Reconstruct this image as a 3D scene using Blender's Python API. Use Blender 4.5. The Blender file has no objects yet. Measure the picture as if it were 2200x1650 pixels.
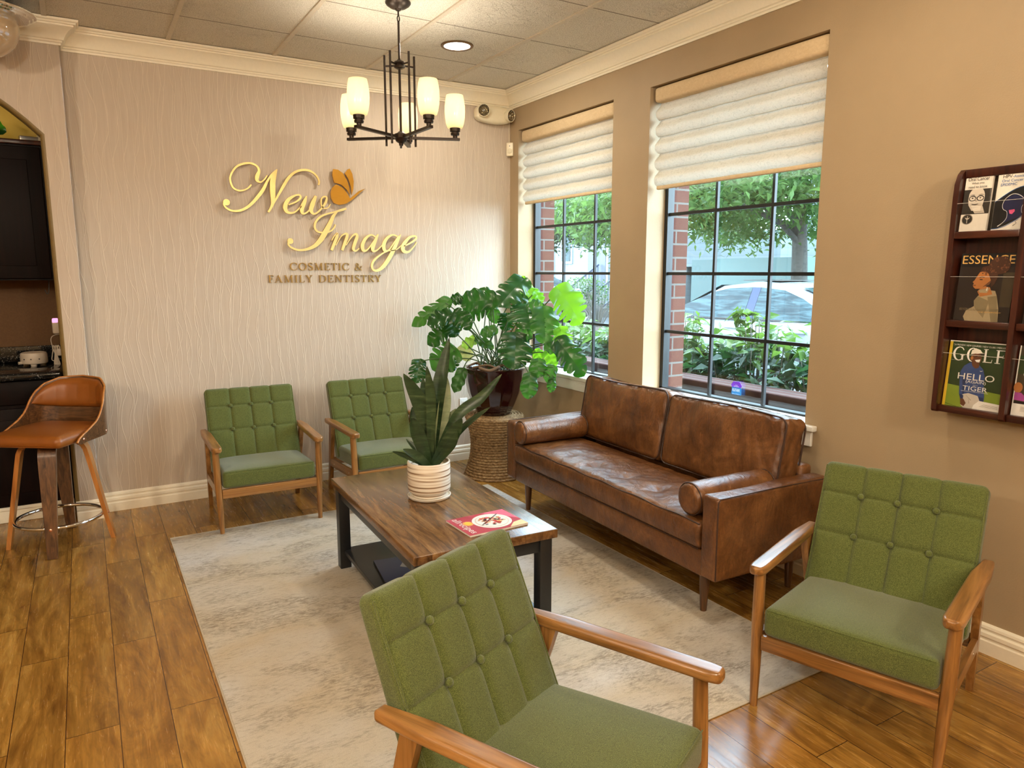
import bpy, bmesh, math, random
from mathutils import Vector, Matrix, noise
R=random.Random(7)
S=bpy.context.scene; COL=S.collection
PI=math.pi
# ---------------------------------------------------------------- materials
MATS={}
class NT:
    def __init__(s,name):
        s.m=bpy.data.materials.new(name); s.m.use_nodes=True
        s.t=s.m.node_tree; s.t.nodes.clear(); s.out=s.t.nodes.new('ShaderNodeOutputMaterial'); MATS[name]=s.m
    def n(s,typ,ins=None,**props):
        nd=s.t.nodes.new('ShaderNode'+typ)
        for k,v in props.items(): setattr(nd,k,v)
        for k,v in (ins or {}).items(): s.set(nd.inputs[k],v)
        return nd
    def set(s,inp,v):
        if isinstance(v,bpy.types.NodeSocket): s.t.links.new(v,inp)
        elif isinstance(v,bpy.types.Node): s.t.links.new(v.outputs[0],inp)
        else:
            if isinstance(v,tuple) and len(v)==3 and inp.type=='RGBA': v=v+(1,)
            inp.default_value=v
    def obj(s,scale=(1,1,1),rot=(0,0,0),loc=(0,0,0)):
        tc=s.n('TexCoord'); mp=s.n('Mapping',{'Vector':tc.outputs['Object'],'Scale':scale,'Rotation':rot,'Location':loc}); return mp.outputs[0]
    def noise(s,vec,scale,detail=4,rough=.55,dist=0):
        return s.n('TexNoise',{'Vector':vec,'Scale':scale,'Detail':detail,'Roughness':rough,'Distortion':dist}).outputs['Fac']
    def ramp(s,fac,stops,interp='LINEAR'):
        nd=s.n('ValToRGB',{'Fac':fac}); cr=nd.color_ramp; cr.interpolation=interp
        while len(cr.elements)<len(stops): cr.elements.new(.5)
        for e,(p,c) in zip(cr.elements,stops):
            e.position=p; e.color=(c+(1,)) if isinstance(c,tuple) else (c,c,c,1)
        return nd.outputs[0]
    def mix(s,fac,a,b,blend='MIX'):
        nd=s.n('Mix',None,data_type='RGBA',blend_type=blend)
        s.set(nd.inputs[0],fac); s.set(nd.inputs[6],a); s.set(nd.inputs[7],b); return nd.outputs[2]
    def math(s,op,a,b=0.0,c=0.0):
        nd=s.n('Math',None,operation=op); s.set(nd.inputs[0],a); s.set(nd.inputs[1],b); s.set(nd.inputs[2],c); return nd.outputs[0]
    def bump(s,h,strength=.3,dist=.005,normal=None):
        d={'Height':h,'Strength':strength,'Distance':dist}
        if normal is not None: d['Normal']=normal
        return s.n('Bump',d).outputs[0]
    def done(s,color,rough=.5,metal=0.0,normal=None,spec=.5,**kw):
        b=s.n('BsdfPrincipled',{'Base Color':color,'Roughness':rough,'Metallic':metal,'Specular IOR Level':spec})
        if normal is not None: s.set(b.inputs['Normal'],normal)
        for k,v in kw.items(): s.set(b.inputs[k.replace('_',' ')],v)
        s.t.links.new(b.outputs[0],s.out.inputs[0]); s.b=b; return s.m
def plain(name,color,rough=.5,metal=0.0,spec=.5,nz=.06,sc=60):
    t=NT(name); v=t.obj(); f=t.noise(v,sc)
    lo=tuple(c*(1-nz) for c in color); hi=tuple(min(1,c*(1+nz)) for c in color)
    return t.done(t.ramp(f,[(.3,lo),(.7,hi)]),rough,metal,None,spec)
def emis(name,color,strength):
    t=NT(name); e=t.n('Emission',{'Color':color,'Strength':strength}); t.t.links.new(e.outputs[0],t.out.inputs[0]); return t.m
def wood(name,dark,mid,light,axis,rough=.32,sc=1.0,coat=.15):
    t=NT(name); s=[28*sc]*3; s['xyz'.index(axis)]=1.6*sc
    oi=t.n('ObjectInfo'); tc=t.n('TexCoord')
    ad=t.n('VectorMath',None,operation='ADD'); t.set(ad.inputs[0],tc.outputs['Object'])
    cx=t.n('CombineXYZ',{'X':t.math('MULTIPLY',oi.outputs['Random'],7.3),'Y':t.math('MULTIPLY',oi.outputs['Random'],3.1)}); t.set(ad.inputs[1],cx.outputs[0])
    v=t.n('Mapping',{'Vector':ad.outputs[0],'Scale':tuple(s)}).outputs[0]
    f=t.noise(v,1.0,6,.6,1.4); g=t.noise(v,4.0,3,.6,.3)
    c=t.ramp(f,[(.28,dark),(.48,mid),(.72,light)]); c=t.mix(.35,c,t.ramp(g,[(.35,dark),(.65,light)]),'SOFT_LIGHT')
    return t.done(c,rough,0,t.bump(g,.08,.002),.5,Coat_Weight=coat,Coat_Roughness=.2)
def build_mats():
    # wallpaper: embossed crossing threads
    t=NT('wallpaper'); tc=t.obj()
    sx=t.n('SeparateXYZ',{'Vector':tc}); xx=t.math('ADD',sx.outputs['X'],sx.outputs['Y'])
    def fam(d,a,off,zs):
        n=t.noise(t.obj((2.6,2.6,zs),loc=(off,0,off*1.7)),1.0,1.5,.5)
        u=t.math('ADD',t.math('DIVIDE',xx,d),t.math('MULTIPLY',n,a)); f=t.math('ABSOLUTE',t.math('SUBTRACT',t.math('FRACT',t.math('ADD',u,100.0)),.5)); w=.0013/d
        return t.ramp(f,[(0.0,1.0),(w,.7),(w*2.2,0.0)])
    h=t.math('MAXIMUM',fam(.055,3.2,0.0,2.3),t.math('MAXIMUM',t.math('MULTIPLY',fam(.072,3.0,5.3,1.7),.8),t.math('MULTIPLY',fam(.061,2.8,9.1,2.9),.65)))
    bg=t.noise(t.obj((40,40,3)),1.5,3)
    base=t.ramp(bg,[(.3,(.49,.405,.32)),(.7,(.54,.455,.365))])
    col=t.mix(t.math('MULTIPLY',h,.36),base,(.78,.69,.56))
    t.done(col,.48,0,t.bump(h,.34,.004),.35)
    # painted wall
    t=NT('paint_tan'); v=t.obj(); f=t.noise(v,150,3); t.done(t.ramp(t.noise(v,3),[(.3,(.355,.262,.157)),(.7,(.385,.285,.172))]),.55,0,t.bump(f,.22,.004),.3)
    t=NT('paint_ochre'); v=t.obj(); f=t.noise(v,150,3); t.done((.52,.36,.09),.6,0,t.bump(f,.2,.003),.3)
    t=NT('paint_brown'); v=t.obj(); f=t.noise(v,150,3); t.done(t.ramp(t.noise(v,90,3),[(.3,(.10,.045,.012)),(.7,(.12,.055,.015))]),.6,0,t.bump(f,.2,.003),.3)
    plain('trim_white',(.86,.79,.63),.35,nz=.02); plain('sill_white',(.80,.79,.74),.3,nz=.02)
    # ceiling tile
    t=NT('ceiling_tile'); v=t.obj(); sx=t.n('SeparateXYZ',{'Vector':v})
    p=t.noise(v,230,2,.7); q=t.noise(v,60,4,.6)
    pits=t.ramp(p,[(.40,0.0),(.50,1.0)]); 
    wv=t.n('TexNoise',{'Vector':t.obj((5,9,5)),'Scale':1.2,'Detail':3,'Distortion':2.5}).outputs['Fac']
    worm=t.ramp(t.math('ABSOLUTE',t.math('SUBTRACT',wv,.5)),[(0.0,1.0),(.012,0.6),(.035,0.0)])
    msk=t.ramp(t.noise(t.obj(),2.6,1),[(.52,0.0),(.6,1.0)]); worm=t.math('MULTIPLY',worm,msk)
    fy=t.math('FRACT',t.math('DIVIDE',t.math('ADD',sx.outputs['Y'],20*.61+.55+.305),.61)); line=t.math('LESS_THAN',t.math('ABSOLUTE',t.math('SUBTRACT',fy,.5)),.0075)
    c=t.mix(pits,(.58,.52,.42),(.90,.85,.74)); c=t.mix(t.math('MULTIPLY',q,.2),c,(.80,.74,.62)); c=t.mix(t.math('MULTIPLY',line,.8),c,(.20,.15,.09))
    h=t.math('ADD',t.math('MULTIPLY',pits,.5),t.math('MULTIPLY',worm,1.2)); h=t.math('SUBTRACT',h,t.math('MULTIPLY',line,1.5))
    t.done(c,.85,0,t.bump(h,.8,.006),.15)
    plain('grid_metal',(.60,.53,.42),.45)
    # laminate floor
    t=NT('laminate'); tc=t.obj(); mp=t.n('Mapping',{'Vector':tc,'Rotation':(0,0,PI/2),'Location':(0.0,.036,0)})
    br=t.n('TexBrick',{'Vector':mp.outputs[0],'Color1':(0,0,0),'Color2':(1,1,1),'Mortar':(.5,.5,.5),'Scale':1.0,'Mortar Size':.0013,'Mortar Smooth':0.0,'Bias':0.0,'Brick Width':.93,'Row Height':.1525},offset=.37,offset_frequency=2)
    cx=t.n('CombineXYZ',{'X':t.math('MULTIPLY',br.outputs['Color'],9.0),'Y':t.math('MULTIPLY',br.outputs['Color'],17.0)})
    ad=t.n('VectorMath',None,operation='ADD'); t.set(ad.inputs[0],t.obj((9,1.7,1))); t.set(ad.inputs[1],cx.outputs[0])
    g1=t.noise(ad.outputs[0],1.0,7,.62,1.6)
    ad2=t.n('VectorMath',None,operation='ADD'); t.set(ad2.inputs[0],t.obj((70,5,1))); t.set(ad2.inputs[1],cx.outputs[0]); g2=t.noise(ad2.outputs[0],1.0,5,.6,1.0)
    ad3=t.n('VectorMath',None,operation='ADD'); t.set(ad3.inputs[0],t.obj((5,1.5,1))); t.set(ad3.inputs[1],cx.outputs[0]); g3=t.noise(ad3.outputs[0],1.2,3,.5,1.0)
    rings=t.math('FRACT',t.math('MULTIPLY',g3,14.0)); rings=t.ramp(rings,[(0.0,.75),(.12,1.0),(.9,1.0),(1.0,.75)])
    c=t.ramp(g1,[(.20,(.085,.034,.007)),(.38,(.205,.095,.017)),(.55,(.33,.168,.033)),(.75,(.47,.275,.07))])
    c=t.mix(.45,c,t.ramp(g2,[(.3,(.25,.25,.25)),(.65,(.72,.72,.72))]),'OVERLAY')
    c=t.mix(.6,c,rings,'MULTIPLY')
    tint=t.ramp(br.outputs['Color'],[(0.0,(.62,.58,.52)),(.5,(1,1,1)),(1.0,(1.0,.92,.80))]); c=t.mix(.6,c,tint,'MULTIPLY')
    kn=t.ramp(t.noise(ad3.outputs[0],2.6,5,.7,.8),[(.66,0.0),(.74,1.0)]); c=t.mix(t.math('MULTIPLY',kn,.75),c,(.10,.035,.008))
    c=t.mix(br.outputs['Fac'],c,(.05,.018,.005))
    hh=t.math('SUBTRACT',t.math('MULTIPLY',g2,.25),t.math('MULTIPLY',br.outputs['Fac'],1.0))
    t.done(c,t.ramp(g2,[(.3,.17),(.7,.30)]),0,t.bump(hh,.25,.003),.5)
    # rug
    t=NT('rug_pile'); a=t.noise(t.obj((1.6,3.6,1)),1.3,8,.75,.8); b=t.noise(t.obj((26,85,1)),1.1,6,.78,.4); c3=t.noise(t.obj((1.1,1.5,1)),1.0,3,.5,.3); d=t.noise(t.obj(),420,2)
    base=t.ramp(c3,[(.32,(.59,.58,.56)),(.5,(.53,.465,.36)),(.68,(.58,.555,.50))])
    m=t.math('MULTIPLY',t.ramp(a,[(.46,0.05),(.60,1.0)]),t.ramp(b,[(.42,.0),(.56,1.0)]))
    c=t.mix(t.math('MULTIPLY',m,.66),base,(.17,.135,.10)); c=t.mix(t.math('MULTIPLY',t.ramp(b,[(.52,0.0),(.66,1.0)]),.45),c,(.30,.26,.21))
    c=t.mix(.35,c,t.ramp(d,[(.3,(.3,.3,.3)),(.7,(.7,.7,.7))]),'OVERLAY')
    t.done(c,.95,0,t.bump(t.math('ADD',d,b),.5,.004),.1)
    plain('rug_edge',(.47,.41,.32),.9)
    # green tweed
    t=NT('green_fabric'); v=t.obj(); f=t.noise(v,640,1.5,.6); g=t.noise(t.obj((1,1,.35)),800,2,.6); l=t.noise(v,5,2)
    c=t.ramp(f,[(.34,(.020,.026,.005)),(.5,(.067,.079,.017)),(.64,(.160,.178,.050))]); c=t.mix(.25,c,t.ramp(g,[(.35,(.03,.045,.009)),(.65,(.18,.225,.065))]))
    c=t.mix(t.math('MULTIPLY',l,.2),c,(.095,.125,.02))
    t.done(c,.9,0,t.bump(f,.5,.002),.2,Sheen_Weight=.25,Sheen_Roughness=.5)
    for ax in 'xyz':
        wood('chair_wood_'+ax,(.10,.045,.012),(.265,.133,.039),(.44,.245,.088),ax,.28)
        wood('walnut_'+ax,(.035,.014,.005),(.11,.05,.018),(.22,.11,.042),ax,.3,1.6)
        wood('bent_wood_'+ax,(.26,.10,.02),(.42,.185,.045),(.55,.27,.075),ax,.3)
    wood('mahogany',(.022,.005,.003),(.055,.013,.006),(.11,.030,.012),'y',.3)
    wood('mahogany_z',(.022,.005,.003),(.055,.012,.006),(.10,.026,.011),'z',.3)
    wood('espresso',(.003,.0008,.0006),(.006,.0015,.001),(.011,.0025,.0015),'z',.5,1.0,0.0)
    MATS['espresso'].node_tree.nodes['Principled BSDF'].inputs['Specular IOR Level'].default_value=.12
    # leather
    t=NT('sofa_leather'); v=t.obj(); a=t.noise(v,7,6,.65,.6); b=t.noise(v,60,5,.7,1.0); vo=t.n('TexVoronoi',{'Vector':v,'Scale':260.0},feature='DISTANCE_TO_EDGE').outputs['Distance']
    c=t.ramp(a,[(.25,(.052,.017,.005)),(.5,(.125,.047,.013)),(.75,(.23,.098,.031))]); c=t.mix(.45,c,t.ramp(b,[(.35,(.25,.25,.25)),(.7,(.75,.75,.75))]),'OVERLAY')
    wr=t.noise(t.obj((9,9,4)),1.4,4,.6,1.8)
    nb=t.bump(wr,.30,.02); nb=t.bump(t.ramp(vo,[(0.0,0.0),(.12,1.0)]),.12,.001,nb)
    t.done(c,t.ramp(b,[(.3,.27),(.7,.44)]),0,nb,.5)
    plain('sofa_piping',(.035,.013,.006),.5)
    t=NT('stool_leather'); v=t.obj(); b=t.noise(v,90,4,.6); t.done(t.ramp(t.noise(v,6,3),[(.3,(.21,.062,.008)),(.7,(.27,.085,.012))]),.36,0,t.bump(b,.1,.002),.5)
    # table wood
    t=NT('table_wood'); sx=t.n('SeparateXYZ',{'Vector':t.obj()}); pl=t.math('FLOOR',t.math('DIVIDE',sx.outputs['X'],.078))
    cx=t.n('CombineXYZ',{'X':t.math('MULTIPLY',pl,5.7),'Y':t.math('MULTIPLY',pl,3.3)}); ad=t.n('VectorMath',None,operation='ADD'); t.set(ad.inputs[0],t.obj((14,2.0,8))); t.set(ad.inputs[1],cx.outputs[0])
    g1=t.noise(ad.outputs[0],1.0,7,.65,1.5); g2=t.noise(ad.outputs[0],5.0,4,.7,.6)
    fr=t.math('FRACT',t.math('DIVIDE',sx.outputs['X'],.078)); ln=t.math('LESS_THAN',fr,.018)
    c=t.ramp(g1,[(.25,(.024,.010,.004)),(.42,(.092,.041,.014)),(.58,(.185,.092,.032)),(.78,(.31,.185,.075))]); c=t.mix(.4,c,t.ramp(g2,[(.3,(.2,.2,.2)),(.7,(.75,.75,.75))]),'OVERLAY'); c=t.mix(t.math('MULTIPLY',ln,.8),c,(.02,.008,.004))
    t.done(c,.22,0,t.bump(t.math('SUBTRACT',t.math('MULTIPLY',g2,.3),ln),.25,.002),.5)
    plain('black_paint',(.010,.011,.012),.35); plain('black_plastic',(.012,.011,.010),.4)
    plain('bronze',(.030,.019,.013),.38,.6); plain('bronze_light',(.16,.09,.04),.35,.7)
    plain('chrome',(.80,.80,.80),.06,1.0,nz=.01); plain('steel_screw',(.6,.58,.55),.3,.9); plain('copper',(.75,.36,.24),.25,.9)
    plain('gold',(.90,.67,.27),.38,.6,nz=.03); plain('jamb_paint',(.20,.135,.045),.5); plain('gold_dark',(.40,.25,.075),.35,.7,nz=.03); plain('gold_side',(.30,.17,.05),.35,1.0)
    plain('gold_emblem',(.62,.33,.045),.2,.7,nz=.03)
    # glass with transparent + fresnel reflection
    def clear(name,col,rough,k):
        t=NT(name); lw=t.n('LayerWeight',{'Blend':.5}); fc=t.math('ADD',t.math('MULTIPLY',t.math('POWER',lw.outputs['Facing'],5.0),.85),k); tr=t.n('BsdfTransparent',{'Color':col}); gl=t.n('BsdfGlossy',{'Roughness':rough}); mx=t.n('MixShader'); t.set(mx.inputs[0],fc); t.set(mx.inputs[1],tr.outputs[0]); t.set(mx.inputs[2],gl.outputs[0]); t.t.links.new(mx.outputs[0],t.out.inputs[0])
    clear('pane_glass',(.95,.99,.99),0.0,.05); clear('acrylic',(.98,.98,.98),.04,.02)
    plain('acrylic_edge',(.62,.58,.52),.2)
    plain('window_frame',(.009,.011,.012),.4)
    # blind fabric
    t=NT('blind_fabric'); v=t.obj((1,9,14)); f=t.noise(v,3.2,5,.7,1.5); w=t.noise(t.obj(),300,2)
    c=t.ramp(f,[(.35,(.50,.41,.28)),(.5,(.64,.55,.41)),(.65,(.52,.44,.31))]); b=t.n('BsdfDiffuse',{'Color':c,'Normal':t.bump(t.math('ADD',f,t.math('MULTIPLY',w,.3)),.5,.006)}); tr=t.n('BsdfTranslucent',{'Color':(.78,.72,.60)}); mx=t.n('MixShader',{'Fac':.13}); t.set(mx.inputs[1],b.outputs[0]); t.set(mx.inputs[2],tr.outputs[0]); t.t.links.new(mx.outputs[0],t.out.inputs[0])
    t=NT('blind_cassette'); v=t.obj((1,9,14)); f=t.noise(v,3.2,5,.7,1.5); t.done(t.ramp(f,[(.35,(.60,.45,.27)),(.65,(.68,.53,.33))]),.8,0,t.bump(f,.25,.004),.2)
    # lamp shade
    t=NT('shade_glass'); d=t.n('BsdfDiffuse',{'Color':(.86,.76,.56)}); tr=t.n('BsdfTranslucent',{'Color':(.95,.88,.72)}); mx=t.n('MixShader',{'Fac':.55}); t.set(mx.inputs[1],d.outputs[0]); t.set(mx.inputs[2],tr.outputs[0]); gl=t.n('BsdfGlossy',{'Roughness':.15}); m2=t.n('MixShader',{'Fac':.05}); t.set(m2.inputs[1],mx.outputs[0]); t.set(m2.inputs[2],gl.outputs[0]); t.t.links.new(m2.outputs[0],t.out.inputs[0])
    emis('bulb_glow',(1,.88,.66),10); emis('downlight_glow',(1.0,.97,.92),14); emis('added_globe_glow',(1,.86,.66),4); emis('pink_glow',(1.0,.35,.70),1.3)
    plain('cream_plastic',(.74,.66,.48),.35,nz=.02); plain('white_plastic',(.72,.70,.66),.35,nz=.02); plain('dim_plastic',(.55,.47,.38),.4,nz=.03)
    t=NT('reflector'); v=t.obj(); w=t.n('TexNoise',{'Vector':v,'Scale':90.0}).outputs['Fac']; t.done((.42,.36,.25),.10,1.0,t.bump(w,1.0,.012))
    t=NT('dome_glaze'); t.done((.50,.36,.22),.05,0,None,.8,Coat_Weight=1.0,Coat_Roughness=.02)
    # granite
    t=NT('granite'); v=t.obj(); vo=t.n('TexVoronoi',{'Vector':v,'Scale':230.0}).outputs['Color']; s2=t.n('SeparateXYZ',{'Vector':vo}); sp=t.ramp(s2.outputs[0],[(.86,0.0),(.93,1.0)]); nn=t.ramp(t.noise(v,25,4,.7),[(.45,0.0),(.6,1.0)])
    t.done(t.mix(t.math('MULTIPLY',sp,nn),(.007,.007,.007),(.20,.19,.17)),.07,0,None,.5)
    # plants
    def leafmat(name,a,b,trans,rough=.28,tw=.3):
        t=NT(name); v=t.obj(); f=t.noise(v,9,3); c=t.ramp(f,[(.3,a),(.7,b)]); pr=t.n('BsdfPrincipled',{'Base Color':c,'Roughness':rough,'Specular IOR Level':.25 if name in('tree_leaf','hedge_leaf','hedge_leaf_dark','conifer_leaf') else .5}); tr=t.n('BsdfTranslucent',{'Color':trans}); mx=t.n('MixShader',{'Fac':tw}); t.set(mx.inputs[1],pr.outputs[0]); t.set(mx.inputs[2],tr.outputs[0]); t.t.links.new(mx.outputs[0],t.out.inputs[0])
    leafmat('leaf_dark',(.010,.045,.014),(.020,.080,.020),(.05,.22,.01),.25,.25)
    leafmat('leaf_heart',(.020,.085,.020),(.045,.14,.03),(.12,.36,.03),.32,.35)
    leafmat('leaf_bright',(.09,.26,.015),(.15,.36,.03),(.40,.85,.03),.35,.55)  # paler young leaves; the window backlight is also put into this green
    leafmat('leaf_yellow',(.45,.45,.10),(.60,.55,.22),(.8,.8,.3),.5,.4)
    leafmat('leaf_lime',(.20,.42,.04),(.30,.5,.06),(.5,.8,.1),.4,.4)
    t=NT('snake_leaf'); v=t.obj((6,6,30)); f=t.noise(v,1.3,4,.6,.8); t.done(t.ramp(f,[(.35,(.010,.026,.010)),(.55,(.026,.055,.020)),(.72,(.070,.105,.045))]),.34)
    t=NT('snake_leaf_pale'); v=t.obj((6,6,20)); f=t.noise(v,1.3,4,.6,.8); t.done(t.ramp(f,[(.35,(.13,.17,.07)),(.7,(.26,.29,.15))]),.4)
    plain('stem_green',(.045,.10,.025),.45); plain('root_brown',(.14,.085,.045),.7)
    t=NT('soil'); v=t.obj(); f=t.noise(v,70,6,.75); t.done(t.ramp(f,[(.3,(.012,.008,.006)),(.7,(.10,.07,.045))]),.95,0,t.bump(f,1.0,.02))
    t=NT('burgundy_glaze'); v=t.obj(); t.done(t.ramp(t.noise(v,5,3),[(.3,(.010,.0015,.002)),(.7,(.028,.004,.005))]),.10,0,None,.6,Coat_Weight=.6)
    t=NT('seagrass'); v=t.obj((1,1,2)); f=t.noise(v,45,4,.7); t.done(t.ramp(f,[(.3,(.10,.057,.024)),(.5,(.25,.155,.07)),(.72,(.44,.31,.16))]),.75,0,t.bump(t.noise(t.obj(),220,3),.5,.003),.25)
    t=NT('ceramic_bands'); sx=t.n('SeparateXYZ',{'Vector':t.obj()}); vv=t.n('CombineXYZ',{'X':t.math('MULTIPLY',sx.outputs['Z'],95.0),'Y':t.math('MULTIPLY',sx.outputs['X'],1.8),'Z':t.math('MULTIPLY',sx.outputs['Y'],1.8)}); f=t.noise(vv.outputs[0],1.0,2,.5); t.done(t.ramp(f,[(.42,(.20,.11,.05)),(.47,(.66,.56,.43)),(.60,(.80,.74,.64))]),.4,0,t.bump(f,.2,.002))
    plain('ceramic_white',(.78,.72,.62),.35,nz=.03)
    # exterior
    t=NT('brick_red'); v=t.obj(); mp=t.n('Mapping',{'Vector':v,'Rotation':(PI/2,0,0)}); br=t.n('TexBrick',{'Vector':mp.outputs[0],'Color1':(.20,.068,.050),'Color2':(.25,.092,.068),'Mortar':(.30,.29,.27),'Scale':1.0,'Mortar Size':.006,'Brick Width':.24,'Row Height':.082})
    sp=t.noise(v,170,3,.8); t.done(t.mix(.4,br.outputs['Color'],t.ramp(sp,[(.35,(.2,.2,.2)),(.65,(.8,.8,.8))]),'OVERLAY'),.9,0,t.bump(sp,.3,.004),.2)
    t=NT('brick_planter'); v=t.obj(); mp=t.n('Mapping',{'Vector':v,'Rotation':(PI/2,0,PI/2)}); br=t.n('TexBrick',{'Vector':mp.outputs[0],'Color1':(.10,.045,.036),'Color2':(.13,.06,.048),'Mortar':(.16,.15,.145),'Scale':1.0,'Mortar Size':.006,'Brick Width':.24,'Row Height':.082}); t.done(br.outputs['Color'],.9,0,None,.2)
    plain('stone_sill',(.26,.29,.30),.6); plain('car_white',(.40,.44,.47),.25,nz=.01); plain('car_navy',(.02,.03,.05),.2)
    t=NT('car_glass'); t.done(t.ramp(t.noise(t.obj((1,3,9)),2,4,.6,1),[(.4,(.008,.016,.019)),(.62,(.035,.06,.066))]),.12,0,None,.12)  # wavy pale streaks in the glass colour stand in for reflections
    plain('pillar_blue',(.035,.042,.075),.5,0,.1); plain('tyre',(.02,.02,.02),.8); plain('teal_metal',(.06,.14,.14),.5); plain('teal_metal_pale',(.11,.225,.215),.5); plain('doorway_shade',(.01,.012,.014),.8)
    t=NT('siding'); sx=t.n('SeparateXYZ',{'Vector':t.obj()}); f=t.math('FRACT',t.math('DIVIDE',sx.outputs['Z'],.18)); t.done(t.ramp(f,[(0.0,(.14,.19,.21)),(.08,(.24,.30,.325)),(1.0,(.27,.335,.36))]),.6)
    plain('white_trim',(.42,.44,.45),.5); plain('rail_grey',(.05,.06,.09),.5); plain('step_stone',(.26,.26,.25),.8); plain('bark',(.10,.093,.08),.9,nz=.35,sc=25); plain('asphalt',(.14,.15,.16),.9,nz=.15); plain('mulch',(.08,.055,.04),.95,nz=.5,sc=30); plain('twig',(.14,.13,.11),.8)
    leafmat('tree_leaf',(.07,.17,.035),(.15,.27,.075),(.24,.42,.10),.45,.45)
    leafmat('hedge_leaf',(.07,.18,.03),(.15,.27,.07),(.22,.42,.06),.28,.35)
    leafmat('hedge_leaf_dark',(.028,.085,.040),(.07,.15,.075),(.08,.24,.06),.35,.25)
    leafmat('conifer_leaf',(.05,.12,.055),(.10,.18,.09),(.14,.26,.10),.5,.3)
    # printed matter
    for nm,c in dict(ink_black=(.006,.006,.007),paper=(.78,.72,.62),paper_white=(.80,.77,.72),ink_dark=(.018,.011,.009),ink_gold=(.66,.38,.11),skin_warm=(.40,.15,.04),skin_dark=(.12,.045,.02),hair_brown=(.055,.020,.010),curl=(.16,.06,.025),knit=(.36,.28,.16),knit_shade=(.22,.17,.09),ink_navy=(.010,.013,.06),ink_blue=(.03,.12,.35),ink_pink=(.75,.10,.25),photo_grey=(.33,.28,.23),photo_pale=(.62,.55,.46),photo_dark=(.03,.025,.02),cap_white=(.72,.66,.56),sweater=(.035,.07,.21),sweater_dark=(.015,.03,.10),grass_print=(.20,.28,.025),hedge_print=(.022,.045,.012),yellow_print=(.72,.47,.03),ink_orange=(.80,.24,.02),trouser=(.55,.50,.43),brown_print=(.05,.035,.018),red_print=(.40,.02,.05),pink_print=(.72,.12,.22),plate_print=(.80,.76,.72),food_red=(.55,.05,.04),food_orange=(.75,.33,.10),food_cream=(.80,.62,.35),purple=(.15,.03,.55),sticker_blue=(.0,.18,.50),sticker_pale=(.80,.92,.95),violet_print=(.35,.06,.28),sky_print=(.55,.60,.66)).items(): plain(nm,c,.35,nz=.04)
build_mats()
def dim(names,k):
    # exterior colours darkened so the bright sky does not wash out the view
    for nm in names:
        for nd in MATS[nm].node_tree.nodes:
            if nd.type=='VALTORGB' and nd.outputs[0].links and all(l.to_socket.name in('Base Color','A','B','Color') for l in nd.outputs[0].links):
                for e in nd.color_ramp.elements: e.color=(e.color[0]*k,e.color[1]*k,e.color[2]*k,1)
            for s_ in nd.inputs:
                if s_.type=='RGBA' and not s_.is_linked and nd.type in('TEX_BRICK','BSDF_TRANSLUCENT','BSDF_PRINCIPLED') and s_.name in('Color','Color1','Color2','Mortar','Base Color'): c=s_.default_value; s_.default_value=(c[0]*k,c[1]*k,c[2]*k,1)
dim(['brick_red','brick_planter','stone_sill','car_white','teal_metal','teal_metal_pale','siding','white_trim','step_stone','bark','asphalt','tree_leaf','hedge_leaf','hedge_leaf_dark','conifer_leaf'],.47)
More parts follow.
